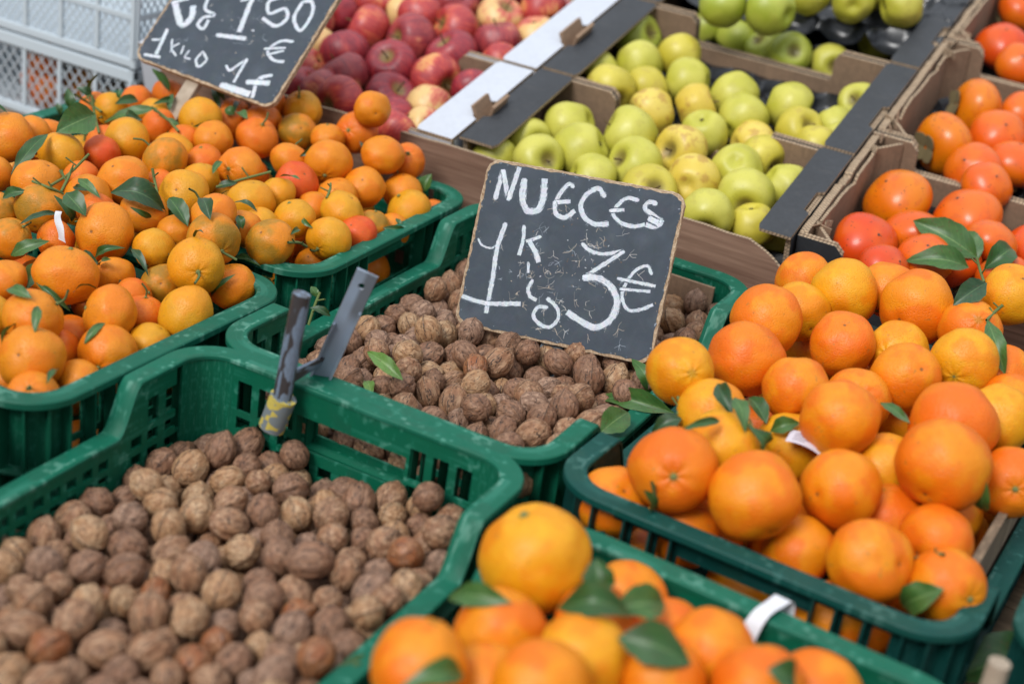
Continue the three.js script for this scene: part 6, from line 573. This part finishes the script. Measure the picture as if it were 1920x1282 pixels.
// ---------- price boards ----------
function boardTex(strokes, asp, sd, cracks) {
  const W = 1024, H = Math.round(1024 / asp), cv = document.createElement('canvas'); cv.width = W; cv.height = H; const c = cv.getContext('2d');
  c.fillStyle = '#34404c'; c.fillRect(0, 0, W, H);
  for (let i = 0; i < 2600; i++) { const g = rr(36, 92), a = rr(0.02, 0.1); c.fillStyle = `rgba(${g},${g + 7},${g + 14},${a})`; c.beginPath(); c.ellipse(rr(0, W), rr(0, H), rr(6, 60), rr(3, 22), rr(0, 3), 0, 7); c.fill(); }
  c.lineCap = 'round'; c.lineJoin = 'round';
  // paint worn off along the edges
  for (let i = 0; i < 900; i++) { const e = Math.floor(rnd() * 4), u = rnd(), d = Math.abs(rr(-1, 1) * rr(0, 1) * rr(0, 1)) * 46; const x = e < 2 ? u * W : e === 2 ? d : W - d, y = e === 0 ? d : e === 1 ? H - d : u * H; c.fillStyle = pick(['rgba(205,214,224,0.5)', 'rgba(176,150,120,0.7)', 'rgba(150,165,180,0.35)']); c.beginPath(); c.ellipse(x, y, rr(1, 7), rr(1, 4), rr(0, 3), 0, 7); c.fill(); }
  const crackAt = (x, y, n, s, col) => { c.strokeStyle = col; for (let k = 0; k < n; k++) { c.lineWidth = rr(1, 3.2); let a = rr(0, 6.28), px = x, py = y; c.beginPath(); c.moveTo(px, py); for (let j = 0; j < 3; j++) { a += rr(-0.6, 0.6); px += Math.cos(a) * s * rr(0.3, 0.8); py += Math.sin(a) * s * rr(0.3, 0.8); c.lineTo(px, py); } c.stroke(); } };
  const g1 = () => (rnd() + rnd()) / 2;
  for (let i = 0; i < cracks; i++) crackAt(lerp(0.05, 0.95, g1()) * W, lerp(0.15, 1.0, g1()) * H, 2 + Math.floor(rnd() * 4), rr(6, 24), pick(['rgba(214,206,196,0.75)', 'rgba(196,178,158,0.7)', 'rgba(200,210,220,0.5)']));
  for (let i = 0; i < cracks * 0.7; i++) { c.fillStyle = pick(['rgba(200,180,156,0.8)', 'rgba(120,84,52,0.6)', 'rgba(220,222,224,0.7)']); c.beginPath(); c.ellipse(lerp(0.2, 0.8, g1()) * W, lerp(0.2, 0.95, g1()) * H, rr(1, 6), rr(1, 4), rr(0, 3), 0, 7); c.fill(); }
  // brush strokes: a bundle of bristle lines each
  for (const [w, ...v] of strokes) {
    const pts = []; for (let i = 0; i < v.length; i += 2) pts.push(new THREE.Vector3(v[i] / 1000 * W, v[i + 1] / 1000 * H, 0));
    const cu = new THREE.CatmullRomCurve3(pts, false, 'centripetal'), n = Math.max(10, Math.round(cu.getLength() / 6)), wd = w / 1000 * W * (sd === 1 ? 1.25 : 0.95), sm = cu.getSpacedPoints(n);
    // flat paint laid in short overlapping dabs, thinner towards the ends of the stroke
    const at = (i) => { const p = sm[i], q = sm[Math.min(n, i + 1)], r0 = sm[Math.max(0, i - 1)], dx = q.x - r0.x, dy = q.y - r0.y, l = Math.hypot(dx, dy) || 1; return [p.x, p.y, dx / l, dy / l]; };
    for (let i = 0; i < n; i++) { const [x, y, ux, uy] = at(i), e = Math.min(1, Math.min(i, n - i) / 3 + 0.55), hw = wd * 0.46 * e * (0.9 + 0.2 * vn(i * 0.4, w, sd)); c.strokeStyle = `rgba(${222 + 16 * rnd()},${230 + 12 * rnd()},${238 + 10 * rnd()},0.8)`; c.lineWidth = hw * 2; c.lineCap = 'butt'; c.beginPath(); c.moveTo(x - ux * 4.5, y - uy * 4.5); c.lineTo(x + ux * 4.5, y + uy * 4.5); c.stroke(); }
    c.lineCap = 'round';
    // dry edges and bare spots show the slate again
    for (let k = 0; k < n * 5; k++) {
      const [x, y, ux, uy] = at(Math.floor(rnd() * n)), edge = rnd() < 0.72, o = edge ? (rnd() < 0.5 ? -1 : 1) * rr(0.36, 0.56) * wd : rr(-0.4, 0.4) * wd, L = rr(2, edge ? 12 : 8), X = x - uy * o, Y = y + ux * o;
      c.strokeStyle = `rgba(54,66,79,${edge ? rr(0.35, 0.95) : rr(0.1, 0.45)})`; c.lineWidth = rr(0.8, edge ? 3.2 : 1.6); c.beginPath(); c.moveTo(X - ux * L, Y - uy * L); c.lineTo(X + ux * L, Y + uy * L); c.stroke();
    }
    for (let k = 0; k < n * 0.8; k++) { const [x, y, ux, uy] = at(Math.floor(rnd() * n)), o = (rnd() < 0.5 ? -1 : 1) * rr(0.5, 0.75) * wd; c.fillStyle = 'rgba(214,222,230,0.4)'; c.beginPath(); c.ellipse(x - uy * o, y + ux * o, rr(0.6, 2.4), rr(0.5, 1.4), rr(0, 3), 0, 7); c.fill(); }
  }
  for (let i = 0; i < 46; i++) { const x = rr(0, W), y = rr(0, H), g = c.createRadialGradient ? c.createRadialGradient(x, y, 0, x, y, 60) : null; if (g) { g.addColorStop(0, 'rgba(190,200,210,0.07)'); g.addColorStop(1, 'rgba(190,200,210,0)'); c.fillStyle = g; c.fillRect(x - 60, y - 60, 120, 120); } }
  const t = new THREE.CanvasTexture(cv); t.colorSpace = THREE.SRGBColorSpace; t.anisotropy = 8; return t;
}
const rawEdge = std({ color: new THREE.Color(0.78, 0.78, 0.78), map: (() => { const t = dataTex(256, 256, (u, v) => { const n = fbm(u * 30, v * 30, 3, 4), m = fbm(u * 8, v * 8, 9, 3); return mix3([150, 122, 94], [206, 184, 156], clamp(0.5 + 1.4 * (n - 0.5) + (m - 0.5))); }); t.repeat.set(20, 20); return t; })(), roughness: 0.9 });
function roundRect(w, h, r, jag = 0) {
  const s = new THREE.Shape(), pts = [];
  for (const [cx, cy, a0] of [[w / 2 - r, h / 2 - r, 0], [-w / 2 + r, h / 2 - r, Q], [-w / 2 + r, -h / 2 + r, 2 * Q], [w / 2 - r, -h / 2 + r, 3 * Q]]) {
    for (let k = 0; k <= 8; k++) pts.push([cx + r * Math.cos(a0 + k / 8 * Q), cy + r * Math.sin(a0 + k / 8 * Q)]);
  }
  const out = []; pts.forEach((p, i) => { const q = pts[(i + 1) % pts.length], d = Math.hypot(q[0] - p[0], q[1] - p[1]), n = Math.max(1, Math.round(d / 0.006)); for (let k = 0; k < n; k++) { const u = k / n; out.push([lerp(p[0], q[0], u) + rr(-jag, jag), lerp(p[1], q[1], u) + rr(-jag, jag)]); } });
  out.forEach((p, i) => i ? s.lineTo(...p) : s.moveTo(...p)); s.closePath(); return s;
}
function priceBoard(c, x, u, w, h, strokes, label, sd, stake, cracks) {
  const b = new THREE.Group(), X = new THREE.Vector3(x[0], x[2], -x[1]).normalize(), U = new THREE.Vector3(u[0], u[2], -u[1]); U.addScaledVector(X, -U.dot(X)).normalize(); const Z = X.clone().cross(U);
  b.quaternion.setFromRotationMatrix(new THREE.Matrix4().makeBasis(X, U, Z)); const C = P3(c[0] * 1000, c[1] * 1000, c[2] * 1000); b.position.copy(C).addScaledVector(U, -h / 2);
  const body = new THREE.ExtrudeGeometry(roundRect(w - 0.002, h - 0.002, 0.016, 0.0004), { depth: 0.006, bevelEnabled: true, bevelSize: 0.001, bevelThickness: 0.001, bevelSegments: 2, curveSegments: 6 }); body.translate(0, h / 2, -0.0088);
  part('panel', body, rawEdge, b);
  const face = new THREE.ShapeGeometry(roundRect(w - 0.0068, h - 0.0068, 0.0145, 0.0011)); const p = face.attributes.position, uv = face.attributes.uv; for (let i = 0; i < p.count; i++) uv.setXY(i, p.getX(i) / w + 0.5, p.getY(i) / h + 0.5);
  face.translate(0, h / 2, -0.0012); part('painted_face', face, std({ color: new THREE.Color(0.78, 0.78, 0.78), map: boardTex(strokes, w / h, sd, cracks), roughness: 0.72 }), b);
  const st = slab(stake.w, stake.l, 0.01, 0.0015); st.translate(stake.x, -stake.l / 2 + h * 0.6, -0.0145); part('stake', st, stake.m, b);
  top(b, 'price_board', label, 'price board');
}
const stakeGrey = std({ color: new THREE.Color(0.78, 0.78, 0.78), map: woodTex([86, 94, 102], [142, 152, 160], 1), roughness: 0.9 }), stakeWood = std({ color: new THREE.Color(0.78, 0.78, 0.78), map: woodTex([150, 132, 112], [188, 172, 152], 1), roughness: 0.9 });
priceBoard([-0.636, 1.498, 0.05], [0.984, 0.169, 0.054], [-0.12, 0.407, 0.905], 0.24, 0.2, strokesA, 'blackboard reading NUECES 1 kilo 3€ standing in the walnuts', 1, { w: 0.026, l: 0.2, x: 0.0, m: stakeGrey }, 95);
priceBoard([-1.255, 1.679, 0.162], [0.999, -0.01, -0.049], [0.042, 0.694, 0.719], 0.24, 0.221, strokesB, 'tilted blackboard reading 1 kilo 1€ on a wooden stake above the clementines', 2, { w: 0.022, l: 0.33, x: -0.018, m: stakeWood }, 30);

// ---------- metal clamp on the walnut crate ----------
{
  const paint = (a, b, c, cut) => dataTex(256, 256, (u, v) => { const n = fbm(u * 7, v * 5, 3, 4), m = fbm(u * 40, v * 40, 6, 2); return mix3(mix3(a, b, sstep(cut - 0.03, cut + 0.03, n)), c, 0.35 * m); });
  const worn = std({ color: new THREE.Color(0.78, 0.78, 0.78), map: paint([128, 146, 168], [66, 60, 60], [84, 86, 92], 0.47), roughness: 0.5, metalness: 0.1 }), bare = std({ color: new THREE.Color(0.78, 0.78, 0.78), map: paint([158, 176, 198], [112, 120, 130], [104, 100, 98], 0.56), roughness: 0.4, metalness: 0.15 }), yellow = std({ color: new THREE.Color(0.78, 0.78, 0.78), map: paint([116, 128, 140], [212, 190, 84], [150, 140, 100], 0.5), roughness: 0.6 });
  const t = new THREE.Group(), at = (s, d, h) => P3(s * 1000, d * 1000, h * 1000);
  const tubeAlong = (a, b, ra, rb, fl) => { const g = new THREE.CylinderGeometry(rb, ra, a.distanceTo(b), 24, 1, false); g.scale(1, 1, fl); const q = new THREE.Quaternion().setFromUnitVectors(up, b.clone().sub(a).normalize()); g.applyQuaternion(q); const m = a.clone().lerp(b, 0.5); g.translate(m.x, m.y, m.z); return g; };
  const a0 = at(-0.749, 1.092, -0.045), a1 = at(-0.7395, 1.0945, -0.008), a2 = at(-0.7295, 1.096, 0.106);
  part('tube', tubeAlong(a1.clone().lerp(a0, 0.2), a2, 0.0098, 0.0092, 0.8), worn, t);
  part('foot_cap', tubeAlong(a0, a1, 0.0135, 0.0138, 0.9), yellow, t);
  const b0 = at(-0.738, 1.146, -0.022), b1 = at(-0.692, 1.15, 0.124), d = b1.clone().sub(b0), L = d.length();
  const sh = new THREE.Shape(); sh.moveTo(-0.0105, 0); sh.lineTo(0.0105, 0); sh.lineTo(0.0105, L); sh.lineTo(-0.0105, L); const ho = new THREE.Path(); ho.absarc(0, L - 0.016, 0.0036, 0, 6.283); sh.holes.push(ho);
  const bar = new THREE.ExtrudeGeometry(sh, { depth: 0.0025, bevelEnabled: true, bevelSize: 0.0005, bevelThickness: 0.0005, bevelSegments: 1 });
  const lip = box(0.0025, L * 0.72, 0.009, 0.0095, L * 0.36, 0.004), lip2 = box(0.0025, L * 0.55, 0.009, -0.0095, L * 0.3, 0.004);
  const bq = new THREE.Matrix4().makeBasis(...(() => { const y = d.clone().normalize(), z = toCam(b0).addScaledVector(y, -toCam(b0).dot(y)).normalize(), x = y.clone().cross(z); return [x, y, z]; })()).setPosition(b0);
  const bp = part('slotted_bar', mergeGeometries([bar.toNonIndexed(), lip.toNonIndexed(), lip2.toNonIndexed()].map((g) => { g.deleteAttribute('uv1'); return g.applyMatrix4(bq); })), bare, t);
  // bridge over the rim
  const w0 = at(-0.735, 1.1, 0.006), w1 = at(-0.73, 1.14, 0.012), w2 = at(-0.7265, 1.146, 0.022), w3 = at(-0.7365, 1.098, 0.018);
  const pos = [], uvs = []; const quadP = (A, B, C, D) => { for (const p of [A, B, C, A, C, D]) { pos.push(p.x, p.y, p.z); uvs.push(p.x * 20, p.y * 20); } };
  const off = new THREE.Vector3(0.004, 0, 0.001); const W = [w0, w1, w2, w3], V = W.map((p) => p.clone().sub(off));
  quadP(...W); quadP(V[3], V[2], V[1], V[0]); for (let i = 0; i < 4; i++) quadP(W[i], V[i], V[(i + 1) % 4], W[(i + 1) % 4]);
  part('bridge', soup(pos, uvs, 0.3), worn, t);
  top(t, 'metal_clamp', 'worn grey metal clamp with yellow foot gripping the walnut crate rim', 'clamp');
}
// ---------- white lattice crates ----------
{
  const milk = phys({ color: new THREE.Color(0.52, 0.59, 0.64), roughness: 0.5, transmission: 0.12, thickness: 0 });
  const wc = (W, H, D, cell, label, y, dx = 0) => {
    const t = new THREE.Group();
    const latt = (w, h) => { const gs = []; const n = Math.ceil((w + h) / cell); for (let k = -n; k < n; k++) for (const s of [-1, 1]) { // clip a diagonal to the panel
      let x0 = k * cell, y0 = 0, x1 = x0 + s * h * 0.8, y1 = h; const cl = (lo, hi) => { const f = (x, y, X, Y, lim) => y + (Y - y) * (lim - x) / (X - x); if (Math.max(x0, x1) < lo || Math.min(x0, x1) > hi) return false; for (const lim of [lo, hi]) { const out = (x) => lim === lo ? x < lo : x > hi; if (out(x0)) { y0 = f(x0, y0, x1, y1, lim); x0 = lim; } if (out(x1)) { y1 = f(x0, y0, x1, y1, lim); x1 = lim; } } return true; };
      if (!cl(-w / 2, w / 2)) continue; const l = Math.hypot(x1 - x0, y1 - y0); if (l < 0.005) continue; const g = box(l, cell > 0.018 ? 0.0019 : 0.0022, 0.002); g.rotateZ(Math.atan2(y1 - y0, x1 - x0)); g.translate((x0 + x1) / 2, (y0 + y1) / 2, 0); gs.push(g); } return mergeGeometries(gs); };
    const face = (w, place) => {
      const f = new THREE.Group(); f.name = 'lattice_wall'; place(f); t.add(f);
      part('mesh', latt(w, H - 0.03).translate(0, 0.012, 0), milk, f);
      part('top_bar', slab(w + 0.012, 0.02, 0.012, 0.002).translate(0, H - 0.01, 0), milk, f); part('bottom_bar', slab(w + 0.012, 0.014, 0.01, 0.002).translate(0, 0.007, 0), milk, f);
      const n = Math.round(w / 0.075); for (let i = 0; i <= n; i++) part('post', slab(i % n ? 0.008 : 0.016, H - 0.03, 0.006, 0.001).translate(-w / 2 + w * i / n, H / 2, 0.001), milk, f);
      if (H > 0.15) for (const yy of [0.33, 0.6]) part('middle_bar', slab(w, 0.009, 0.006, 0.001).translate(0, H * yy, 0.0015), milk, f);
    };
    face(W, (f) => f.position.set(0, 0, D / 2)); face(W, (f) => { f.position.set(0, 0, -D / 2); f.rotation.y = Math.PI; });
    face(D, (f) => { f.position.set(W / 2, 0, 0); f.rotation.y = Q; }); face(D, (f) => { f.position.set(-W / 2, 0, 0); f.rotation.y = -Q; });
    part('floor', box(W - 0.01, 0.003, D - 0.01, 0, 0.003, 0), milk, t);
    t.position.set(-1.545 - W / 2 + dx, y, -1.8 - D / 2); top(t, 'lattice_crate', label, 'crate', 'white plastic lattice crates');
  };
  wc(0.6, 0.13, 0.4, 0.02, 'white plastic lattice crate with clementines showing through, under another crate', RIM - 0.139);
  wc(0.6, 0.24, 0.4, 0.015, 'white plastic crate with fine lattice stacked on another white crate', RIM - 0.005, 0.002);
  const st = new THREE.Group(); part('board', slab(0.72, 0.02, 0.5, 0.002).translate(0, -0.011, 0), plankWood, st); for (const x of [-0.3, 0.3]) for (const z of [-0.2, 0.2]) part('leg', box(0.05, RIM - 0.16, 0.05, x, -0.021 - (RIM - 0.16) / 2, z), plankWood, st);
  st.position.set(-1.85, RIM - 0.1395, -2.0 - 0.035); top(st, 'side_stand', 'low plank stand under the white lattice crates', 'stand');
  for (const [x, y, z, k] of [[-1.762, 0.03, -1.838, 2], [-1.768, 0.08, -1.842, 2], [-1.74, 0.031, -1.9, 0], [-1.81, 0.032, -1.87, 2]]) fruit('clementine', clemGeos[0], CL[k][0], new THREE.Vector3(x, RIM - 0.139 + y + 0.006, z), 0.031, qRand(), 'clementine inside the white lattice crate', 'clementine', 'clementines in the white lattice crate');
  const paper = std({ color: new THREE.Color(0.55, 0.53, 0.5), roughness: 0.95 });
  const pg = new THREE.PlaneGeometry(0.3, 0.3, 20, 20); pg.rotateX(-Math.PI / 2); const pp = pg.attributes.position; for (let i = 0; i < pp.count; i++) pp.setY(i, 0.05 * fbm(pp.getX(i) * 14, pp.getZ(i) * 14, 2, 3)); pg.computeVertexNormals();
  paper.side = THREE.DoubleSide; const pm = new THREE.Mesh(pg, paper); pm.position.set(-1.7, RIM - 0.139 + 0.03, -2.05); top(pm, 'packing_paper', 'crumpled pale packing paper inside the white lattice crate', 'paper');
}
// ---------- tags and stick ----------
{
  const paper = std({ color: new THREE.Color(0.62, 0.63, 0.66), roughness: 0.8, side: THREE.DoubleSide });
  const ribbon = (pts, w, nrm, taper) => { const cv = new THREE.CatmullRomCurve3(pts), n = 16, pos = [], uv = []; for (let i = 0; i < n; i++) { const A = cv.getPoint(i / n), B = cv.getPoint((i + 1) / n); const wf = (k) => w / 2 * (1 - 0.35 * Math.sin(k * 3.1)) * (taper ? lerp(0.55, 1.25, k) : 1), ax = (k) => nrm.clone().applyAxisAngle(up, taper ? 0.7 * Math.sin(k * 5) : 0).multiplyScalar(wf(k)), a = ax(i / n), b = ax((i + 1) / n); const q = [A.clone().sub(a), A.clone().add(a), B.clone().add(b), B.clone().sub(b)]; for (const k of [0, 1, 2, 0, 2, 3]) { pos.push(q[k].x, q[k].y, q[k].z); uv.push(k % 2, i / n); } } const g = new THREE.BufferGeometry(); g.setAttribute('position', new THREE.Float32BufferAttribute(pos, 3)); g.setAttribute('uv', new THREE.Float32BufferAttribute(uv, 2)); const m = mergeVertices(g); m.computeVertexNormals(); return m; };
  const t1 = new THREE.Group();
  part('strap', ribbon([P3(-212, 1080, -14), P3(-213, 1079, 3), P3(-217, 1062, 5), P3(-222, 1040, 4), P3(-226, 1030, -14), P3(-228, 1028, -40)], 0.022, new THREE.Vector3(0.95, 0.1, 0.25).normalize()), paper, t1);
  part('label_end', ribbon([P3(-228, 1027, -38), P3(-222, 1022, -52), P3(-214, 1018, -62)], 0.02, new THREE.Vector3(0.6, 0.7, 0.2).normalize()), paper, t1);
  const redM = std({ color: 0xa8323c, roughness: 0.7, side: THREE.DoubleSide }); part('red_stripe', ribbon([P3(-231, 1025, -24), P3(-232, 1024, -42)], 0.008, new THREE.Vector3(0.9, 0.1, 0.3).normalize()), redM, t1);
  top(t1, 'paper_tag', 'white paper tag tied round the rim of the orange crate', 'tag');
  const t2 = new THREE.Mesh(ribbon([P3(-1112, 1180, 52), P3(-1110, 1176, 46), P3(-1104, 1174, 36), P3(-1100, 1173, 22)], 0.013, new THREE.Vector3(0.9, 0.1, -0.35).normalize(), true), paper);
  top(t2, 'paper_tag', 'white paper strip sticking up among the clementines', 'tag');
  const t3 = new THREE.Group(), lt = (() => { const cv = document.createElement('canvas'); cv.width = 128; cv.height = 64; const c = cv.getContext('2d'); c.fillStyle = '#e9e6ea'; c.fillRect(0, 0, 128, 64); c.fillStyle = '#8d8790'; for (let i = 0; i < 4; i++) c.fillRect(14, 12 + i * 11, 60 - i * 9, 4); c.fillStyle = '#d8b45a'; c.fillRect(84, 36, 26, 14); const t = new THREE.CanvasTexture(cv); t.colorSpace = THREE.SRGBColorSpace; return t; })();
  const lg = new THREE.PlaneGeometry(0.046, 0.02, 10, 4); const lp = lg.attributes.position; for (let i = 0; i < lp.count; i++) lp.setZ(i, 0.012 * Math.cos(lp.getX(i) * 46)); lg.computeVertexNormals();
  const lm = new THREE.Mesh(lg, std({ color: new THREE.Color(0.68, 0.66, 0.7), map: lt, roughness: 0.6, side: THREE.DoubleSide })); const lpos = P3(-272, 1302, 24); lm.position.copy(lpos); lm.lookAt(camera.position); lm.rotateZ(-0.25); lm.rotateX(-0.9);
  top(lm, 'paper_label', 'small printed white label tucked between the large oranges', 'label');
  const sk = new THREE.CylinderGeometry(0.0085, 0.0085, 0.2, 14); sk.translate(0, -0.1, 0); const sm = new THREE.Mesh(sk, stakeWood); sm.position.set(-0.036, RIM + 0.05, -1.035); top(sm, 'wooden_stick', 'pale round wooden stick standing beside the orange crate', 'stick');
}

renderer.render(scene, camera);
